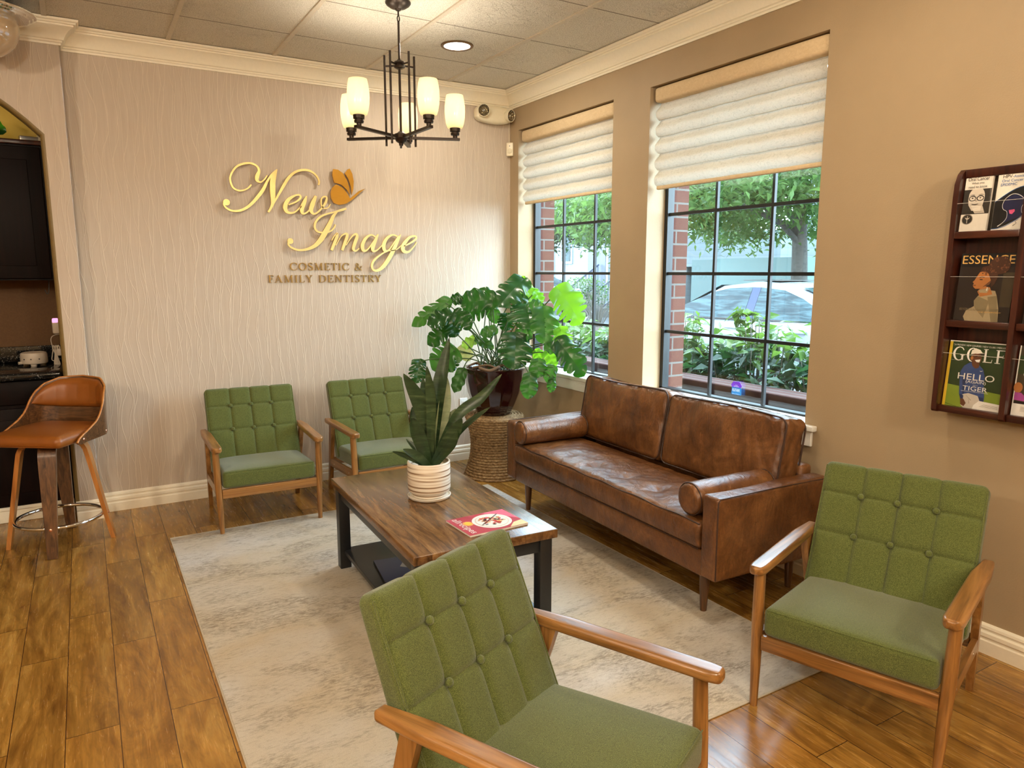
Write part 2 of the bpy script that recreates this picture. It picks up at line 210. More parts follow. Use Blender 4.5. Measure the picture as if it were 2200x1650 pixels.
# ---------------------------------------------------------------- mesh helpers
class MB:
    def __init__(s): s.v=[]; s.f=[]; s.mi=[]; s.mats=[]
    def add(s,vs,fs,m=None,M=None):
        o=len(s.v)
        s.v+= [tuple(M@Vector(p)) for p in vs] if M is not None else [tuple(p) for p in vs]
        i=s.slot(m)
        for f in fs: s.f.append([a+o for a in f]); s.mi.append(i)
        return s
    def slot(s,m):
        if m is None: return 0
        if m not in s.mats: s.mats.append(m)
        return s.mats.index(m)
    def box(s,c,h,m=None,M=None):
        vs=[(c[0]+a*h[0],c[1]+b*h[1],c[2]+d*h[2]) for a in(-1,1) for b in(-1,1) for d in(-1,1)]
        return s.add(vs,[(0,1,3,2),(4,6,7,5),(0,4,5,1),(2,3,7,6),(0,2,6,4),(1,5,7,3)],m,M)
    def bx(s,x0,x1,y0,y1,z0,z1,m=None,M=None): return s.box(((x0+x1)/2,(y0+y1)/2,(z0+z1)/2),(abs(x1-x0)/2,abs(y1-y0)/2,abs(z1-z0)/2),m,M)
    def rbox(s,c,h,r,m=None,M=None,seg=3):
        bm=bmesh.new(); bmesh.ops.create_cube(bm,size=2)
        for v in bm.verts: v.co=Vector((v.co.x*h[0],v.co.y*h[1],v.co.z*h[2]))
        bmesh.ops.bevel(bm,geom=bm.edges[:],offset=min(r,min(h)*.98),segments=seg,affect='EDGES',profile=.5)
        bm.verts.index_update(); vs=[(v.co.x+c[0],v.co.y+c[1],v.co.z+c[2]) for v in bm.verts]; fs=[[v.index for v in f.verts] for f in bm.faces]; bm.free()
        return s.add(vs,fs,m,M)
    def pillow(s,h,r,n,disp=None,m=None,M=None,c=(0,0,0)):
        ax=[]
        for k in range(3):
            rr=min(r,h[k]*.98); a=[-h[k]+rr-rr*math.tan(PI/4*j/4) for j in range(4,0,-1)]; q=n[k]
            a+=[-(h[k]-rr)+2*(h[k]-rr)*j/q for j in range(q+1)]; a+=[h[k]-rr+rr*math.tan(PI/4*j/4) for j in range(1,5)]; ax.append(a)
        idx={}; vs=[]; fs=[]; L=[len(a) for a in ax]
        def vid(i,j,k):
            key=(i,j,k)
            if key not in idx:
                q=Vector((ax[0][i],ax[1][j],ax[2][k])); inn=Vector([max(-(h[t]-min(r,h[t]*.98)),min(h[t]-min(r,h[t]*.98),q[t])) for t in range(3)]); d=q-inn; rr=r
                nn=d.normalized() if d.length>1e-9 else Vector((0,0,1))
                p=inn+Vector([nn[t]*min(r,h[t]*.98) for t in range(3)])
                if disp: p=disp(p,nn)
                idx[key]=len(vs); vs.append((p[0]+c[0],p[1]+c[1],p[2]+c[2]))
            return idx[key]
        for a,b,cc in ((0,1,2),(1,2,0),(2,0,1)):
            for side in (0,L[cc]-1):
                for i in range(L[a]-1):
                    for j in range(L[b]-1):
                        def g(x,y):
                            t=[0,0,0]; t[a]=x; t[b]=y; t[cc]=side; return vid(*t)
                        q=[g(i,j),g(i+1,j),g(i+1,j+1),g(i,j+1)]; fs.append(q if side else q[::-1])
        return s.add(vs,fs,m,M)
    def tube(s,pts,rad,m=None,M=None,seg=10,cap=True,closed=False,flat=None):
        pts=[Vector(p) for p in pts]; n=len(pts); rr=rad if isinstance(rad,(list,tuple)) else [rad]*n
        vs=[]; up=None
        for i,p in enumerate(pts):
            if closed: t=(pts[(i+1)%n]-pts[i-1]).normalized()
            else: t=(pts[min(i+1,n-1)]-pts[max(i-1,0)]).normalized()
            if up is None:
                up=Vector((0,0,1)) if abs(t.z)<.9 else Vector((1,0,0))
            a=(up-t*up.dot(t)).normalized(); b=t.cross(a); up=a
            for k in range(seg):
                th=2*PI*k/seg; vs.append(p+(a*math.cos(th)+b*math.sin(th))*rr[i])
        fs=[]
        for i in range(n if closed else n-1):
            j=(i+1)%n
            for k in range(seg): fs.append((i*seg+k,i*seg+(k+1)%seg,j*seg+(k+1)%seg,j*seg+k))
        if cap and not closed: fs.append(list(range(seg))[::-1]); fs.append([(n-1)*seg+k for k in range(seg)])
        return s.add(vs,fs,m,M)
    def bar(s,p0,p1,w,t,m=None,side=(0,0,1),w1=None):
        p0=Vector(p0);p1=Vector(p1);d=(p1-p0).normalized();sd=Vector(side);a=(sd-d*sd.dot(d)).normalized();b=d.cross(a);w1=w if w1 is None else w1
        vs=[p+a*x*ww/2+b*y*t/2 for p,ww in((p0,w),(p1,w1)) for x,y in((-1,-1),(1,-1),(1,1),(-1,1))]
        return s.add(vs,[(0,3,2,1),(4,5,6,7),(0,1,5,4),(1,2,6,5),(2,3,7,6),(3,0,4,7)],m)
    def lathe(s,prof,m=None,M=None,seg=40,fn=None,c=(0,0,0),cap=True):
        vs=[];fs=[];n=len(prof)
        for i,(r,z) in enumerate(prof):
            for k in range(seg):
                th=2*PI*k/seg; q=fn(r,z,th,i) if fn else r; vs.append((c[0]+q*math.cos(th),c[1]+q*math.sin(th),c[2]+z))
        for i in range(n-1):
            for k in range(seg): fs.append((i*seg+k,i*seg+(k+1)%seg,(i+1)*seg+(k+1)%seg,(i+1)*seg+k))
        if cap and prof[0][0]>1e-6: fs.append(list(range(seg))[::-1])
        if cap and prof[-1][0]>1e-6: fs.append([(n-1)*seg+k for k in range(seg)])
        return s.add(vs,fs,m,M)
    def prism(s,poly,o,u,v,t,m=None):
        """polygon (u,v) pairs at origin o on axes u,v, thickness vector t"""
        o=Vector(o);u=Vector(u);v=Vector(v);t=Vector(t); n=len(poly)
        a=[o+u*p+v*q for p,q in poly]; b=[p+t for p in a]
        fs=[list(range(n)),[2*n-1-k for k in range(n)]]+[(k,(k+1)%n,n+(k+1)%n,n+k) for k in range(n)]
        fs=[list(range(n))[::-1],[n+k for k in range(n)]]+[(k,(k+1)%n,n+(k+1)%n,n+k) for k in range(n)]
        return s.add(a+b,fs,m)
    def grid(s,rows,m=None,close=False):
        nr=len(rows);nc=len(rows[0]); vs=[p for r in rows for p in r]
        fs=[(i*nc+j,i*nc+j+1,(i+1)*nc+j+1,(i+1)*nc+j) for i in range(nr-1) for j in range(nc-1)]
        return s.add(vs,fs,m)
    def build(s,name,m=None,parent=None,sharp=35,merge=0,recalc=True,loc=None,**props):
        me=bpy.data.meshes.new(name); me.from_pydata(s.v,[],s.f); 
        bm=bmesh.new(); bm.from_mesh(me)
        if merge: bmesh.ops.remove_doubles(bm,verts=bm.verts[:],dist=merge)
        if recalc: bmesh.ops.recalc_face_normals(bm,faces=bm.faces[:])
        bm.to_mesh(me); bm.free()
        if s.mats:
            for k in s.mats: me.materials.append(MATS[k])
            if len(me.polygons)==len(s.mi): me.polygons.foreach_set('material_index',s.mi)
        elif m: me.materials.append(MATS[m])
        if sharp:
            me.polygons.foreach_set('use_smooth',[True]*len(me.polygons)); me.set_sharp_from_angle(angle=math.radians(sharp))
        o=bpy.data.objects.new(name,me); COL.objects.link(o)
        if parent: o.parent=parent
        if loc: o.location=loc
        for k,v in props.items(): o[k]=v
        return o
def thing(name,label,cat,loc=(0,0,0),rz=0,group=None):
    o=bpy.data.objects.new(name,None); COL.objects.link(o); o.location=loc; o.rotation_euler=(0,0,rz); o.empty_display_size=.1
    o['label']=label; o['category']=cat
    if group: o['group']=group
    return o
def tag(o,label,cat,group=None):
    o['label']=label; o['category']=cat
    if group: o['group']=group
    return o
def dup(root,loc,rz,label,group=None):
    r=root.copy(); COL.objects.link(r); r.location=loc; r.rotation_euler=(0,0,rz); r['label']=label
    if group: r['group']=group
    for ch in list(root.children):
        c=ch.copy(); COL.objects.link(c); c.parent=r
        for g in list(ch.children):
            d=g.copy(); COL.objects.link(d); d.parent=c
    return r
def struct(mb,name,m=None,parent=None,**k): return mb.build(name,m,parent,kind='structure',**k)
def crom(P,n=8):
    P=[Vector(p) for p in P]; out=[]
    for i in range(len(P)-1):
        a=P[max(i-1,0)];b=P[i];c=P[i+1];d=P[min(i+2,len(P)-1)]
        for k in range(n):
            t=k/n; out.append(.5*((2*b)+(c-a)*t+(2*a-5*b+4*c-d)*t*t+(3*b-a-3*c+d)*t**3))
    out.append(P[-1]); return out
def ribbon(P,n=7):
    """smoothed stroke (x,y,w) -> left/right point lists in 2d"""
    C=crom([(p[0],p[1],p[2]) for p in P],n); L=[];Q=[]
    for i,c in enumerate(C):
        a=C[max(i-1,0)];b=C[min(i+1,len(C)-1)]; d=Vector((b.x-a.x,b.y-a.y))
        d=d.normalized() if d.length>1e-9 else Vector((1,0)); nn=Vector((-d.y,d.x)); w=max(c.z,.001)/2
        L.append((c.x+nn.x*w,c.y+nn.y*w)); Q.append((c.x-nn.x*w,c.y-nn.y*w))
    return L,Q
def stroke3d(mb,P,o,u,v,t,m=None,n=7):
    L,Q=ribbon(P,n); o=Vector(o);u=Vector(u);v=Vector(v);t=Vector(t); k=len(L); vs=[]
    for a,b in zip(L,Q):
        A=o+u*a[0]+v*a[1]; B=o+u*b[0]+v*b[1]; vs+=[A,B,A+t,B+t]
    fs=[]
    for i in range(k-1):
        a=4*i;b=a+4; fs+=[(a,a+1,b+1,b),(a+2,b+2,b+3,a+3),(a,b,b+2,a+2),(a+1,a+3,b+3,b+1)]
    fs+=[(0,2,3,1),(4*k-4,4*k-3,4*k-1,4*k-2)]
    mb.add(vs,fs,m)
def circ(cx,cy,r,n=20,ry=None): ry=r if ry is None else ry; return [(cx+r*math.cos(2*PI*k/n),cy+ry*math.sin(2*PI*k/n)) for k in range(n)]
def text_polys(txt):
    cu=bpy.data.curves.new('txt','FONT'); cu.body=txt; cu.resolution_u=3; ob=bpy.data.objects.new('txt',cu); COL.objects.link(ob)
    dg=bpy.context.evaluated_depsgraph_get(); me=bpy.data.meshes.new_from_object(ob.evaluated_get(dg)); vs=[tuple(v.co) for v in me.vertices]; fs=[list(p.vertices) for p in me.polygons]
    bpy.data.objects.remove(ob); bpy.data.curves.remove(cu); bpy.data.meshes.remove(me); return vs,fs
def text3d(mb,txt,o,u,v,x,y,w,h,m,off=0.0):
    """text fitted in the rectangle x,y,w,h of the plane (o,u,v)"""
    vs,fs=text_polys(txt)
    if not vs: return
    x0=min(p[0] for p in vs);x1=max(p[0] for p in vs);y0=min(p[1] for p in vs);y1=max(p[1] for p in vs)
    o=Vector(o);u=Vector(u);v=Vector(v);n=u.cross(v).normalized()
    mb.add([o+u*(x+(p[0]-x0)/(x1-x0)*w)+v*(y+(p[1]-y0)/(y1-y0)*h)+n*off for p in vs],fs,m)
SERIF={'C':([[(.80,.78,.05),(.70,.93,.08),(.48,1.0,.07),(.22,.86,.13),(.10,.5,.17),(.22,.14,.13),(.48,0,.07),(.70,.07,.06),(.82,.24,.04)],[(.80,.96,.05),(.80,.70,.05)]],.86),
'O':([[(.48,1,.07),(.22,.86,.12),(.10,.5,.17),(.22,.14,.12),(.48,0,.07),(.74,.14,.12),(.86,.5,.17),(.74,.86,.12),(.48,1,.07)]],.96),
'S':([[(.50,.80,.05),(.44,.95,.08),(.27,1,.08),(.12,.88,.12),(.14,.68,.15),(.32,.52,.17),(.50,.34,.15),(.50,.12,.12),(.33,0,.08),(.16,.04,.08),(.07,.22,.05)]],.60),
'M':([[(.08,.03,.05),(.26,.03,.05)],[(.16,0,.06),(.20,1,.07)],[(.20,1,.10),(.50,.04,.14)],[(.50,.04,.06),(.82,1,.08)],[(.82,1,.14),(.86,0,.15)],[(.74,.03,.05),(.98,.03,.05)],[(.06,.98,.05),(.24,.98,.05)],[(.78,.98,.05),(.96,.98,.05)]],1.04),
'E':([[(.18,0,.15),(.18,1,.15)],[(.06,.97,.06),(.58,.97,.06)],[(.06,.03,.06),(.62,.03,.06)],[(.18,.52,.06),(.46,.52,.06)],[(.57,.98,.05),(.57,.80,.03)],[(.61,.02,.05),(.63,.24,.03)],[(.46,.64,.04),(.46,.40,.04)]],.68),
'T':([[(.36,0,.15),(.36,1,.15)],[(.03,.97,.06),(.69,.97,.06)],[(.05,1,.05),(.03,.76,.03)],[(.67,1,.05),(.69,.76,.03)],[(.22,.03,.05),(.50,.03,.05)]],.72),
'I':([[(.18,0,.15),(.18,1,.15)],[(.04,.03,.05),(.32,.03,.05)],[(.04,.97,.05),(.32,.97,.05)]],.36),
'F':([[(.18,0,.15),(.18,1,.15)],[(.06,.97,.06),(.56,.97,.06)],[(.05,.03,.05),(.33,.03,.05)],[(.18,.52,.06),(.44,.52,.06)],[(.55,.98,.05),(.55,.78,.03)],[(.44,.64,.04),(.44,.40,.04)]],.60),
'A':([[(.10,.02,.06),(.40,1,.06)],[(.38,1,.10),(.68,.02,.16)],[(.20,.34,.05),(.56,.34,.05)],[(.01,.03,.05),(.22,.03,.05)],[(.54,.03,.05),(.82,.03,.05)]],.84),
'L':([[(.18,0,.15),(.18,1,.15)],[(.05,.97,.05),(.32,.97,.05)],[(.06,.03,.06),(.58,.03,.06)],[(.57,.02,.05),(.60,.26,.03)]],.64),
'Y':([[(.40,0,.15),(.40,.44,.15)],[(.40,.44,.14),(.10,.98,.14)],[(.40,.44,.05),(.66,.98,.06)],[(.26,.03,.05),(.54,.03,.05)],[(.01,.97,.05),(.22,.97,.05)],[(.55,.97,.05),(.76,.97,.05)]],.78),
'D':([[(.18,0,.15),(.18,1,.15)],[(.05,.97,.05),(.42,.97,.06),(.68,.84,.10),(.80,.5,.17),(.68,.16,.10),(.42,.03,.06),(.05,.03,.05)]],.90),
'N':([[(.18,0,.06),(.18,1,.06)],[(.16,1,.12),(.76,.02,.15)],[(.76,0,.06),(.76,1,.06)],[(.05,.03,.05),(.32,.03,.05)],[(.03,.97,.05),(.20,.97,.05)],[(.63,.97,.05),(.89,.97,.05)]],.94),
'R':([[(.18,0,.15),(.18,1,.15)],[(.05,.97,.05),(.38,.97,.06),(.58,.88,.10),(.60,.70,.14),(.48,.54,.08),(.18,.50,.05)],[(.36,.52,.10),(.72,.02,.14)],[(.05,.03,.05),(.32,.03,.05)]],.76),
'G':([[(.78,.78,.05),(.68,.93,.08),(.46,1.0,.07),(.22,.86,.13),(.10,.5,.17),(.22,.14,.13),(.46,0,.07),(.70,.10,.07)],[(.72,.40,.15),(.72,.05,.15)],[(.56,.42,.05),(.88,.42,.05)]],.92),
'&':([[(.80,.58,.04),(.70,.30,.06),(.50,.06,.08),(.26,0,.09),(.10,.14,.14),(.12,.34,.13),(.30,.52,.08),(.44,.70,.09),(.42,.90,.10),(.30,1,.07),(.20,.88,.10),(.24,.68,.13),(.50,.34,.15),(.72,.06,.13),(.86,.03,.06)],[(.68,.58,.05),(.90,.58,.05)]],.94),' ':([],.42)}
def serif_width(t,sp=.10): return sum(SERIF[c][1]+sp for c in t)-sp
SKY=16; SUN=4; DL_FRONT=15; DL_MID=10; DL_BACK=8; PEND_FILL=170; CHAND=4.0; NICHE=1.8; EXPO=0.38
SIGN={
'N':([[(-1.944,2.024,0.009),(-1.972,1.996,0.009),(-2.018,1.982,0.010),(-2.055,1.998,0.011),(-2.070,2.036,0.011),(-2.066,2.075,0.011),(-2.035,2.123,0.011),(-1.996,2.147,0.013),(-1.944,2.157,0.012),(-1.905,2.142,0.012),(-1.892,2.113,0.016),(-1.905,2.079,0.025),(-1.907,2.053,0.018),(-1.884,2.043,0.009),(-1.857,2.066,0.008),(-1.843,2.087,0.007)],[(-1.777,2.131,0.004),(-1.799,2.093,0.031),(-1.810,2.046,0.034),(-1.813,1.992,0.034),(-1.813,1.945,0.028),(-1.818,1.908,0.019),(-1.835,1.874,0.013),(-1.848,1.856,0.013)],[(-1.780,2.128,0.005),(-1.812,2.099,0.008),(-1.844,2.050,0.015),(-1.874,1.995,0.021),(-1.916,1.940,0.020),(-1.964,1.891,0.017),(-2.018,1.859,0.014),(-2.069,1.855,0.012),(-2.105,1.872,0.011),(-2.117,1.892,0.011),(-2.111,1.905,0.015)],[(-1.818,1.901,0.009),(-1.774,1.974,0.014),(-1.745,2.023,0.018),(-1.708,2.079,0.018),(-1.665,2.119,0.015),(-1.616,2.137,0.014),(-1.567,2.136,0.013),(-1.526,2.111,0.011),(-1.506,2.075,0.010),(-1.510,2.047,0.011)]],[(-2.101,1.906,0.020)]),
'e':([[(-1.716,1.908,0.007),(-1.667,1.929,0.010),(-1.635,1.956,0.013),(-1.641,1.975,0.011),(-1.672,1.969,0.012),(-1.715,1.940,0.022),(-1.736,1.902,0.027),(-1.733,1.871,0.023),(-1.712,1.857,0.015),(-1.677,1.863,0.010),(-1.630,1.903,0.007)]],[]),
'w':([[(-1.594,1.971,0.007),(-1.608,1.935,0.024),(-1.627,1.893,0.028),(-1.628,1.863,0.020),(-1.611,1.856,0.011),(-1.578,1.881,0.009),(-1.548,1.928,0.010)],[(-1.532,1.975,0.017),(-1.554,1.924,0.029),(-1.568,1.882,0.026),(-1.554,1.858,0.014),(-1.529,1.864,0.010),(-1.492,1.899,0.012),(-1.465,1.939,0.015),(-1.459,1.968,0.012),(-1.478,1.973,0.009),(-1.495,1.955,0.010),(-1.496,1.916,0.009),(-1.478,1.896,0.009),(-1.452,1.902,0.007),(-1.434,1.926,0.006)]],[]),
'I':([[(-1.325,1.901,0.012),(-1.361,1.889,0.015),(-1.406,1.875,0.010),(-1.465,1.858,0.010),(-1.512,1.835,0.013),(-1.541,1.799,0.014),(-1.546,1.764,0.013),(-1.527,1.740,0.012),(-1.484,1.735,0.010),(-1.440,1.746,0.010),(-1.413,1.772,0.010),(-1.406,1.791,0.010)],[(-1.387,1.879,0.007),(-1.418,1.846,0.021),(-1.446,1.789,0.029),(-1.485,1.724,0.035),(-1.515,1.681,0.032),(-1.553,1.645,0.024),(-1.604,1.622,0.017),(-1.660,1.615,0.013),(-1.707,1.630,0.011),(-1.728,1.651,0.011),(-1.722,1.668,0.015)]],[(-1.714,1.673,0.019)]),
'm':([[(-1.435,1.684,0.007),(-1.416,1.713,0.007),(-1.395,1.732,0.012),(-1.397,1.712,0.019),(-1.415,1.669,0.021),(-1.438,1.617,0.018)],[(-1.407,1.651,0.006),(-1.367,1.713,0.007),(-1.333,1.732,0.013),(-1.326,1.715,0.020),(-1.343,1.670,0.021),(-1.364,1.618,0.018)],[(-1.336,1.653,0.006),(-1.297,1.707,0.008),(-1.265,1.731,0.014),(-1.255,1.714,0.021),(-1.271,1.672,0.023),(-1.284,1.632,0.020),(-1.269,1.615,0.011),(-1.241,1.634,0.006)]],[]),
'a':([[(-1.120,1.715,0.011),(-1.154,1.728,0.011),(-1.194,1.701,0.020),(-1.217,1.658,0.026),(-1.213,1.622,0.022),(-1.186,1.623,0.011),(-1.141,1.675,0.009),(-1.108,1.723,0.009)],[(-1.100,1.733,0.009),(-1.126,1.682,0.025),(-1.144,1.638,0.027),(-1.137,1.616,0.016),(-1.109,1.625,0.009),(-1.070,1.661,0.006)]],[]),
'g':([[(-0.957,1.723,0.011),(-0.993,1.732,0.011),(-1.037,1.705,0.021),(-1.061,1.661,0.027),(-1.054,1.621,0.022),(-1.024,1.625,0.011),(-0.982,1.678,0.010),(-0.946,1.725,0.010)],[(-0.931,1.735,0.008),(-0.971,1.659,0.026),(-1.015,1.580,0.029),(-1.065,1.513,0.027),(-1.107,1.483,0.019),(-1.139,1.483,0.014),(-1.152,1.505,0.016),(-1.143,1.542,0.016),(-1.103,1.580,0.013),(-1.038,1.617,0.008),(-0.975,1.626,0.006),(-0.926,1.660,0.007)]],[]),
'e2':([[(-0.906,1.655,0.008),(-0.852,1.681,0.012),(-0.812,1.709,0.015),(-0.819,1.728,0.013),(-0.859,1.719,0.016),(-0.899,1.680,0.026),(-0.917,1.642,0.029),(-0.905,1.617,0.023),(-0.870,1.616,0.013),(-0.828,1.655,0.008),(-0.808,1.685,0.007)]],[]),
}
WINGS=[ [(-1.406,2.159),(-1.373,2.156),(-1.341,2.136),(-1.315,2.094),(-1.300,2.049),(-1.296,1.996),(-1.319,2.030),(-1.355,2.060),(-1.402,2.069),(-1.414,2.119)],[(-1.326,2.135),(-1.308,2.162),(-1.291,2.169),(-1.274,2.135),(-1.266,2.086),(-1.270,2.037),(-1.283,1.995),(-1.288,2.050),(-1.303,2.099)],[(-1.391,2.058),(-1.418,2.035),(-1.430,2.000),(-1.428,1.965),(-1.409,1.934),(-1.374,1.923),(-1.326,1.933),(-1.276,1.965),(-1.226,2.011),(-1.183,2.043),(-1.229,2.025),(-1.264,1.996),(-1.296,1.970),(-1.318,2.009),(-1.348,2.041)] ]
MONSTERA=[
((-0.250,-0.586,1.407),(-0.477,-0.642,1.249),0.155,0),
((-0.407,-0.360,1.331),(-0.585,-0.282,1.306),0.070,0),
((-0.457,-0.527,1.278),(-0.656,-0.380,1.258),0.129,0),
((-0.417,-0.377,1.247),(-0.578,-0.263,1.158),0.145,0),
((-0.743,-0.365,1.257),(-0.980,-0.289,1.099),0.092,0),
((-0.748,-0.442,1.173),(-0.901,-0.379,1.117),0.115,0),
((-0.702,-0.330,1.073),(-0.853,-0.268,0.960),0.112,0),
((-0.725,-0.490,1.186),(-0.664,-0.605,1.096),0.103,0),
((-0.712,-0.394,1.139),(-0.682,-0.399,1.009),0.117,0),
((-0.668,-0.327,0.909),(-0.828,-0.283,0.783),0.188,0),
((-0.661,-0.239,0.888),(-0.649,-0.269,0.743),0.115,0),
((-0.900,-0.242,0.833),(-0.940,-0.288,0.688),0.103,0),
((-0.676,-0.483,0.783),(-0.758,-0.506,0.638),0.076,1),
((-0.265,-0.692,1.234),(-0.324,-0.820,1.103),0.238,0),
((-0.225,-0.830,1.206),(-0.258,-0.926,0.996),0.161,0),
((-0.176,-0.513,1.359),(-0.137,-0.592,1.243),0.127,2),
((-0.273,-0.711,1.229),(-0.208,-0.793,1.249),0.085,1),
((-0.401,-0.754,1.030),(-0.457,-0.837,0.821),0.191,0),
((-0.370,-0.725,1.044),(-0.300,-0.811,1.054),0.084,1),
((-0.463,-0.580,1.074),(-0.568,-0.544,1.040),0.067,1),
((-0.549,-0.475,1.000),(-0.481,-0.593,0.951),0.059,1),
((-0.513,-0.380,0.994),(-0.619,-0.354,0.940),0.069,3),
((-0.563,-0.271,0.930),(-0.529,-0.313,0.823),0.083,4),
((-0.139,-0.901,1.342),(-0.019,-1.015,1.127),0.197,2),
((-0.154,-0.939,1.080),(-0.140,-0.993,0.931),0.113,2),
((-0.164,-0.933,0.992),(-0.273,-0.918,0.949),0.089,1),
((-0.181,-0.969,0.995),(-0.061,-1.107,0.779),0.147,0),
((-0.325,-0.923,0.878),(-0.343,-0.947,0.765),0.097,1),
((-0.389,-0.921,0.780),(-0.420,-0.950,0.627),0.093,1),
((-0.255,-0.997,0.838),(-0.306,-0.991,0.738),0.070,1),
((-0.270,-1.011,0.762),(-0.288,-1.024,0.671),0.049,1),
((-0.202,-0.843,0.920),(-0.155,-0.892,0.825),0.090,2),
((-0.341,-0.534,1.165),(-0.362,-0.557,1.056),0.106,0),
((-0.414,-0.436,1.224),(-0.391,-0.472,1.101),0.075,1),
((-0.224,-0.578,1.419),(-0.299,-0.512,1.409),0.044,2),
((-0.137,-0.592,1.329),(-0.110,-0.642,1.250),0.069,2),
((-0.621,-0.353,1.297),(-0.687,-0.339,1.257),0.069,0),
((-0.243,-0.762,0.926),(-0.217,-0.800,0.868),0.067,2),
((-0.271,-0.609,1.301),(-0.334,-0.654,1.201),0.117,0),
]
SNAKE=[
([(-1.639,-2.080,0.641),(-1.669,-2.074,0.852),(-1.755,-2.060,1.034)],0.073),
([(-1.621,-2.056,0.633),(-1.595,-2.059,0.912),(-1.531,-2.061,1.180)],0.066),
([(-1.616,-2.070,0.636),(-1.572,-2.072,0.842),(-1.543,-2.054,1.001)],0.056),
([(-1.643,-2.089,0.644),(-1.644,-2.100,0.888),(-1.662,-2.101,1.066)],0.043),
([(-1.617,-2.081,0.645),(-1.539,-2.136,0.829),(-1.448,-2.199,0.920),(-1.371,-2.254,1.027)],0.050),
([(-1.619,-2.103,0.650),(-1.534,-2.185,0.789),(-1.441,-2.272,0.891)],0.026),
([(-1.629,-2.108,0.639),(-1.593,-2.175,0.739),(-1.556,-2.230,0.844)],0.063),
([(-1.607,-2.052,0.637),(-1.550,-2.039,0.756),(-1.491,-2.037,0.848)],0.056),
([(-1.653,-2.095,0.646),(-1.701,-2.091,0.749),(-1.736,-2.094,0.845)],0.061),
([(-1.635,-2.047,0.644),(-1.667,-1.995,0.761),(-1.678,-1.966,0.863)],0.049),
([(-1.657,-2.104,0.634),(-1.756,-2.106,0.669),(-1.834,-2.107,0.707)],0.023),
([(-1.649,-2.109,0.629),(-1.720,-2.115,0.670),(-1.787,-2.111,0.710)],0.038),
([(-1.628,-2.040,0.638),(-1.636,-2.013,0.803),(-1.633,-1.991,1.003)],0.053),
([(-1.637,-2.116,0.638),(-1.587,-2.178,0.715),(-1.570,-2.211,0.788)],0.038),
([(-1.641,-2.044,0.647),(-1.673,-1.980,0.673),(-1.697,-1.932,0.708)],0.024),
([(-1.616,-2.047,0.630),(-1.575,-2.036,0.772),(-1.548,-2.028,0.885)],0.025),
]
# ================================================================ ROOM SHELL
CE=2.814
def slab_holes(ys,zs,holes,x0,x1,name,m):
    bm=bmesh.new(); V={}
    def vt(x,y,z):
        k=(x,y,z)
        if k not in V: V[k]=bm.verts.new(k)
        return V[k]
    def hole(i,j): 
        if not(0<=i<len(ys)-1 and 0<=j<len(zs)-1): return True
        yc=(ys[i]+ys[i+1])/2;zc=(zs[j]+zs[j+1])/2
        return any(a<yc<b and c<zc<d for a,b,c,d in holes)
    for i in range(len(ys)-1):
        for j in range(len(zs)-1):
            if hole(i,j): continue
            y0,y1,z0,z1=ys[i],ys[i+1],zs[j],zs[j+1]
            for x in(x0,x1): bm.faces.new([vt(x,y0,z0),vt(x,y1,z0),vt(x,y1,z1),vt(x,y0,z1)])
            if hole(i-1,j): bm.faces.new([vt(x0,y0,z0),vt(x0,y0,z1),vt(x1,y0,z1),vt(x1,y0,z0)])
            if hole(i+1,j): bm.faces.new([vt(x0,y1,z0),vt(x0,y1,z1),vt(x1,y1,z1),vt(x1,y1,z0)])
            if hole(i,j-1): bm.faces.new([vt(x0,y0,z0),vt(x0,y1,z0),vt(x1,y1,z0),vt(x1,y0,z0)])
            if hole(i,j+1): bm.faces.new([vt(x0,y0,z1),vt(x0,y1,z1),vt(x1,y1,z1),vt(x1,y0,z1)])
    bmesh.ops.recalc_face_normals(bm,faces=bm.faces[:])
    es=[]
    for e in bm.edges:
        a,b=e.verts
        if a.co.x==x0 and b.co.x==x0:
            for h in holes:
                if all(h[0]-1e-6<=q.co.y<=h[1]+1e-6 and h[2]-1e-6<=q.co.z<=h[3]+1e-6 for q in(a,b)) and (abs(a.co.y-b.co.y)<1e-6 and a.co.y in h[:2] or abs(a.co.z-b.co.z)<1e-6 and a.co.z in h[2:]): es.append(e)
    bmesh.ops.bevel(bm,geom=es,offset=.02,segments=4,affect='EDGES',profile=.5)
    me=bpy.data.meshes.new(name); bm.to_mesh(me); bm.free(); me.materials.append(MATS[m])
    me.polygons.foreach_set('use_smooth',[True]*len(me.polygons)); me.set_sharp_from_angle(angle=math.radians(35))
    o=bpy.data.objects.new(name,me); COL.objects.link(o); o['kind']='structure'; return o
WIN=[(-1.265,-.122),(-2.78,-1.605)]; ZS,ZT=.745,2.53
holes=[(a,b,ZS,ZT) for a,b in WIN]
slab_holes([-8,-2.78,-1.605,-1.265,-.122,.2],[0,ZS,ZT,CE+.05],holes,0.0,.185,'wall_right','paint_tan')
o=slab_holes([-8,-2.78,-1.605,-1.265,-.122,.9],[-.3,ZS-.06,ZT,CE+.6],[(a,b,ZS-.06,ZT) for a,b in WIN],.19,.335,'wall_exterior','brick_red')
mb=MB(); mb.bx(-7.2,.3,-8.2,.9,-.12,0); struct(mb,'floor','laminate')
mb=MB(); mb.bx(-7.2,.0,-8.2,.9,CE+.004,CE+.08); ceil=struct(mb,'ceiling','ceiling_tile')
mb=MB()
for k in range(-1,11):
    x=-.57-.605*k
    if x<-.03: mb.bx(x-.012,x+.012,-8,.0,CE-.004,CE+.006)
struct(mb,'ceiling_grid','grid_metal',ceil)
mb=MB(); mb.bx(-2.936,.0,0,.18,0,CE+.03); struct(mb,'wall_back','wallpaper')
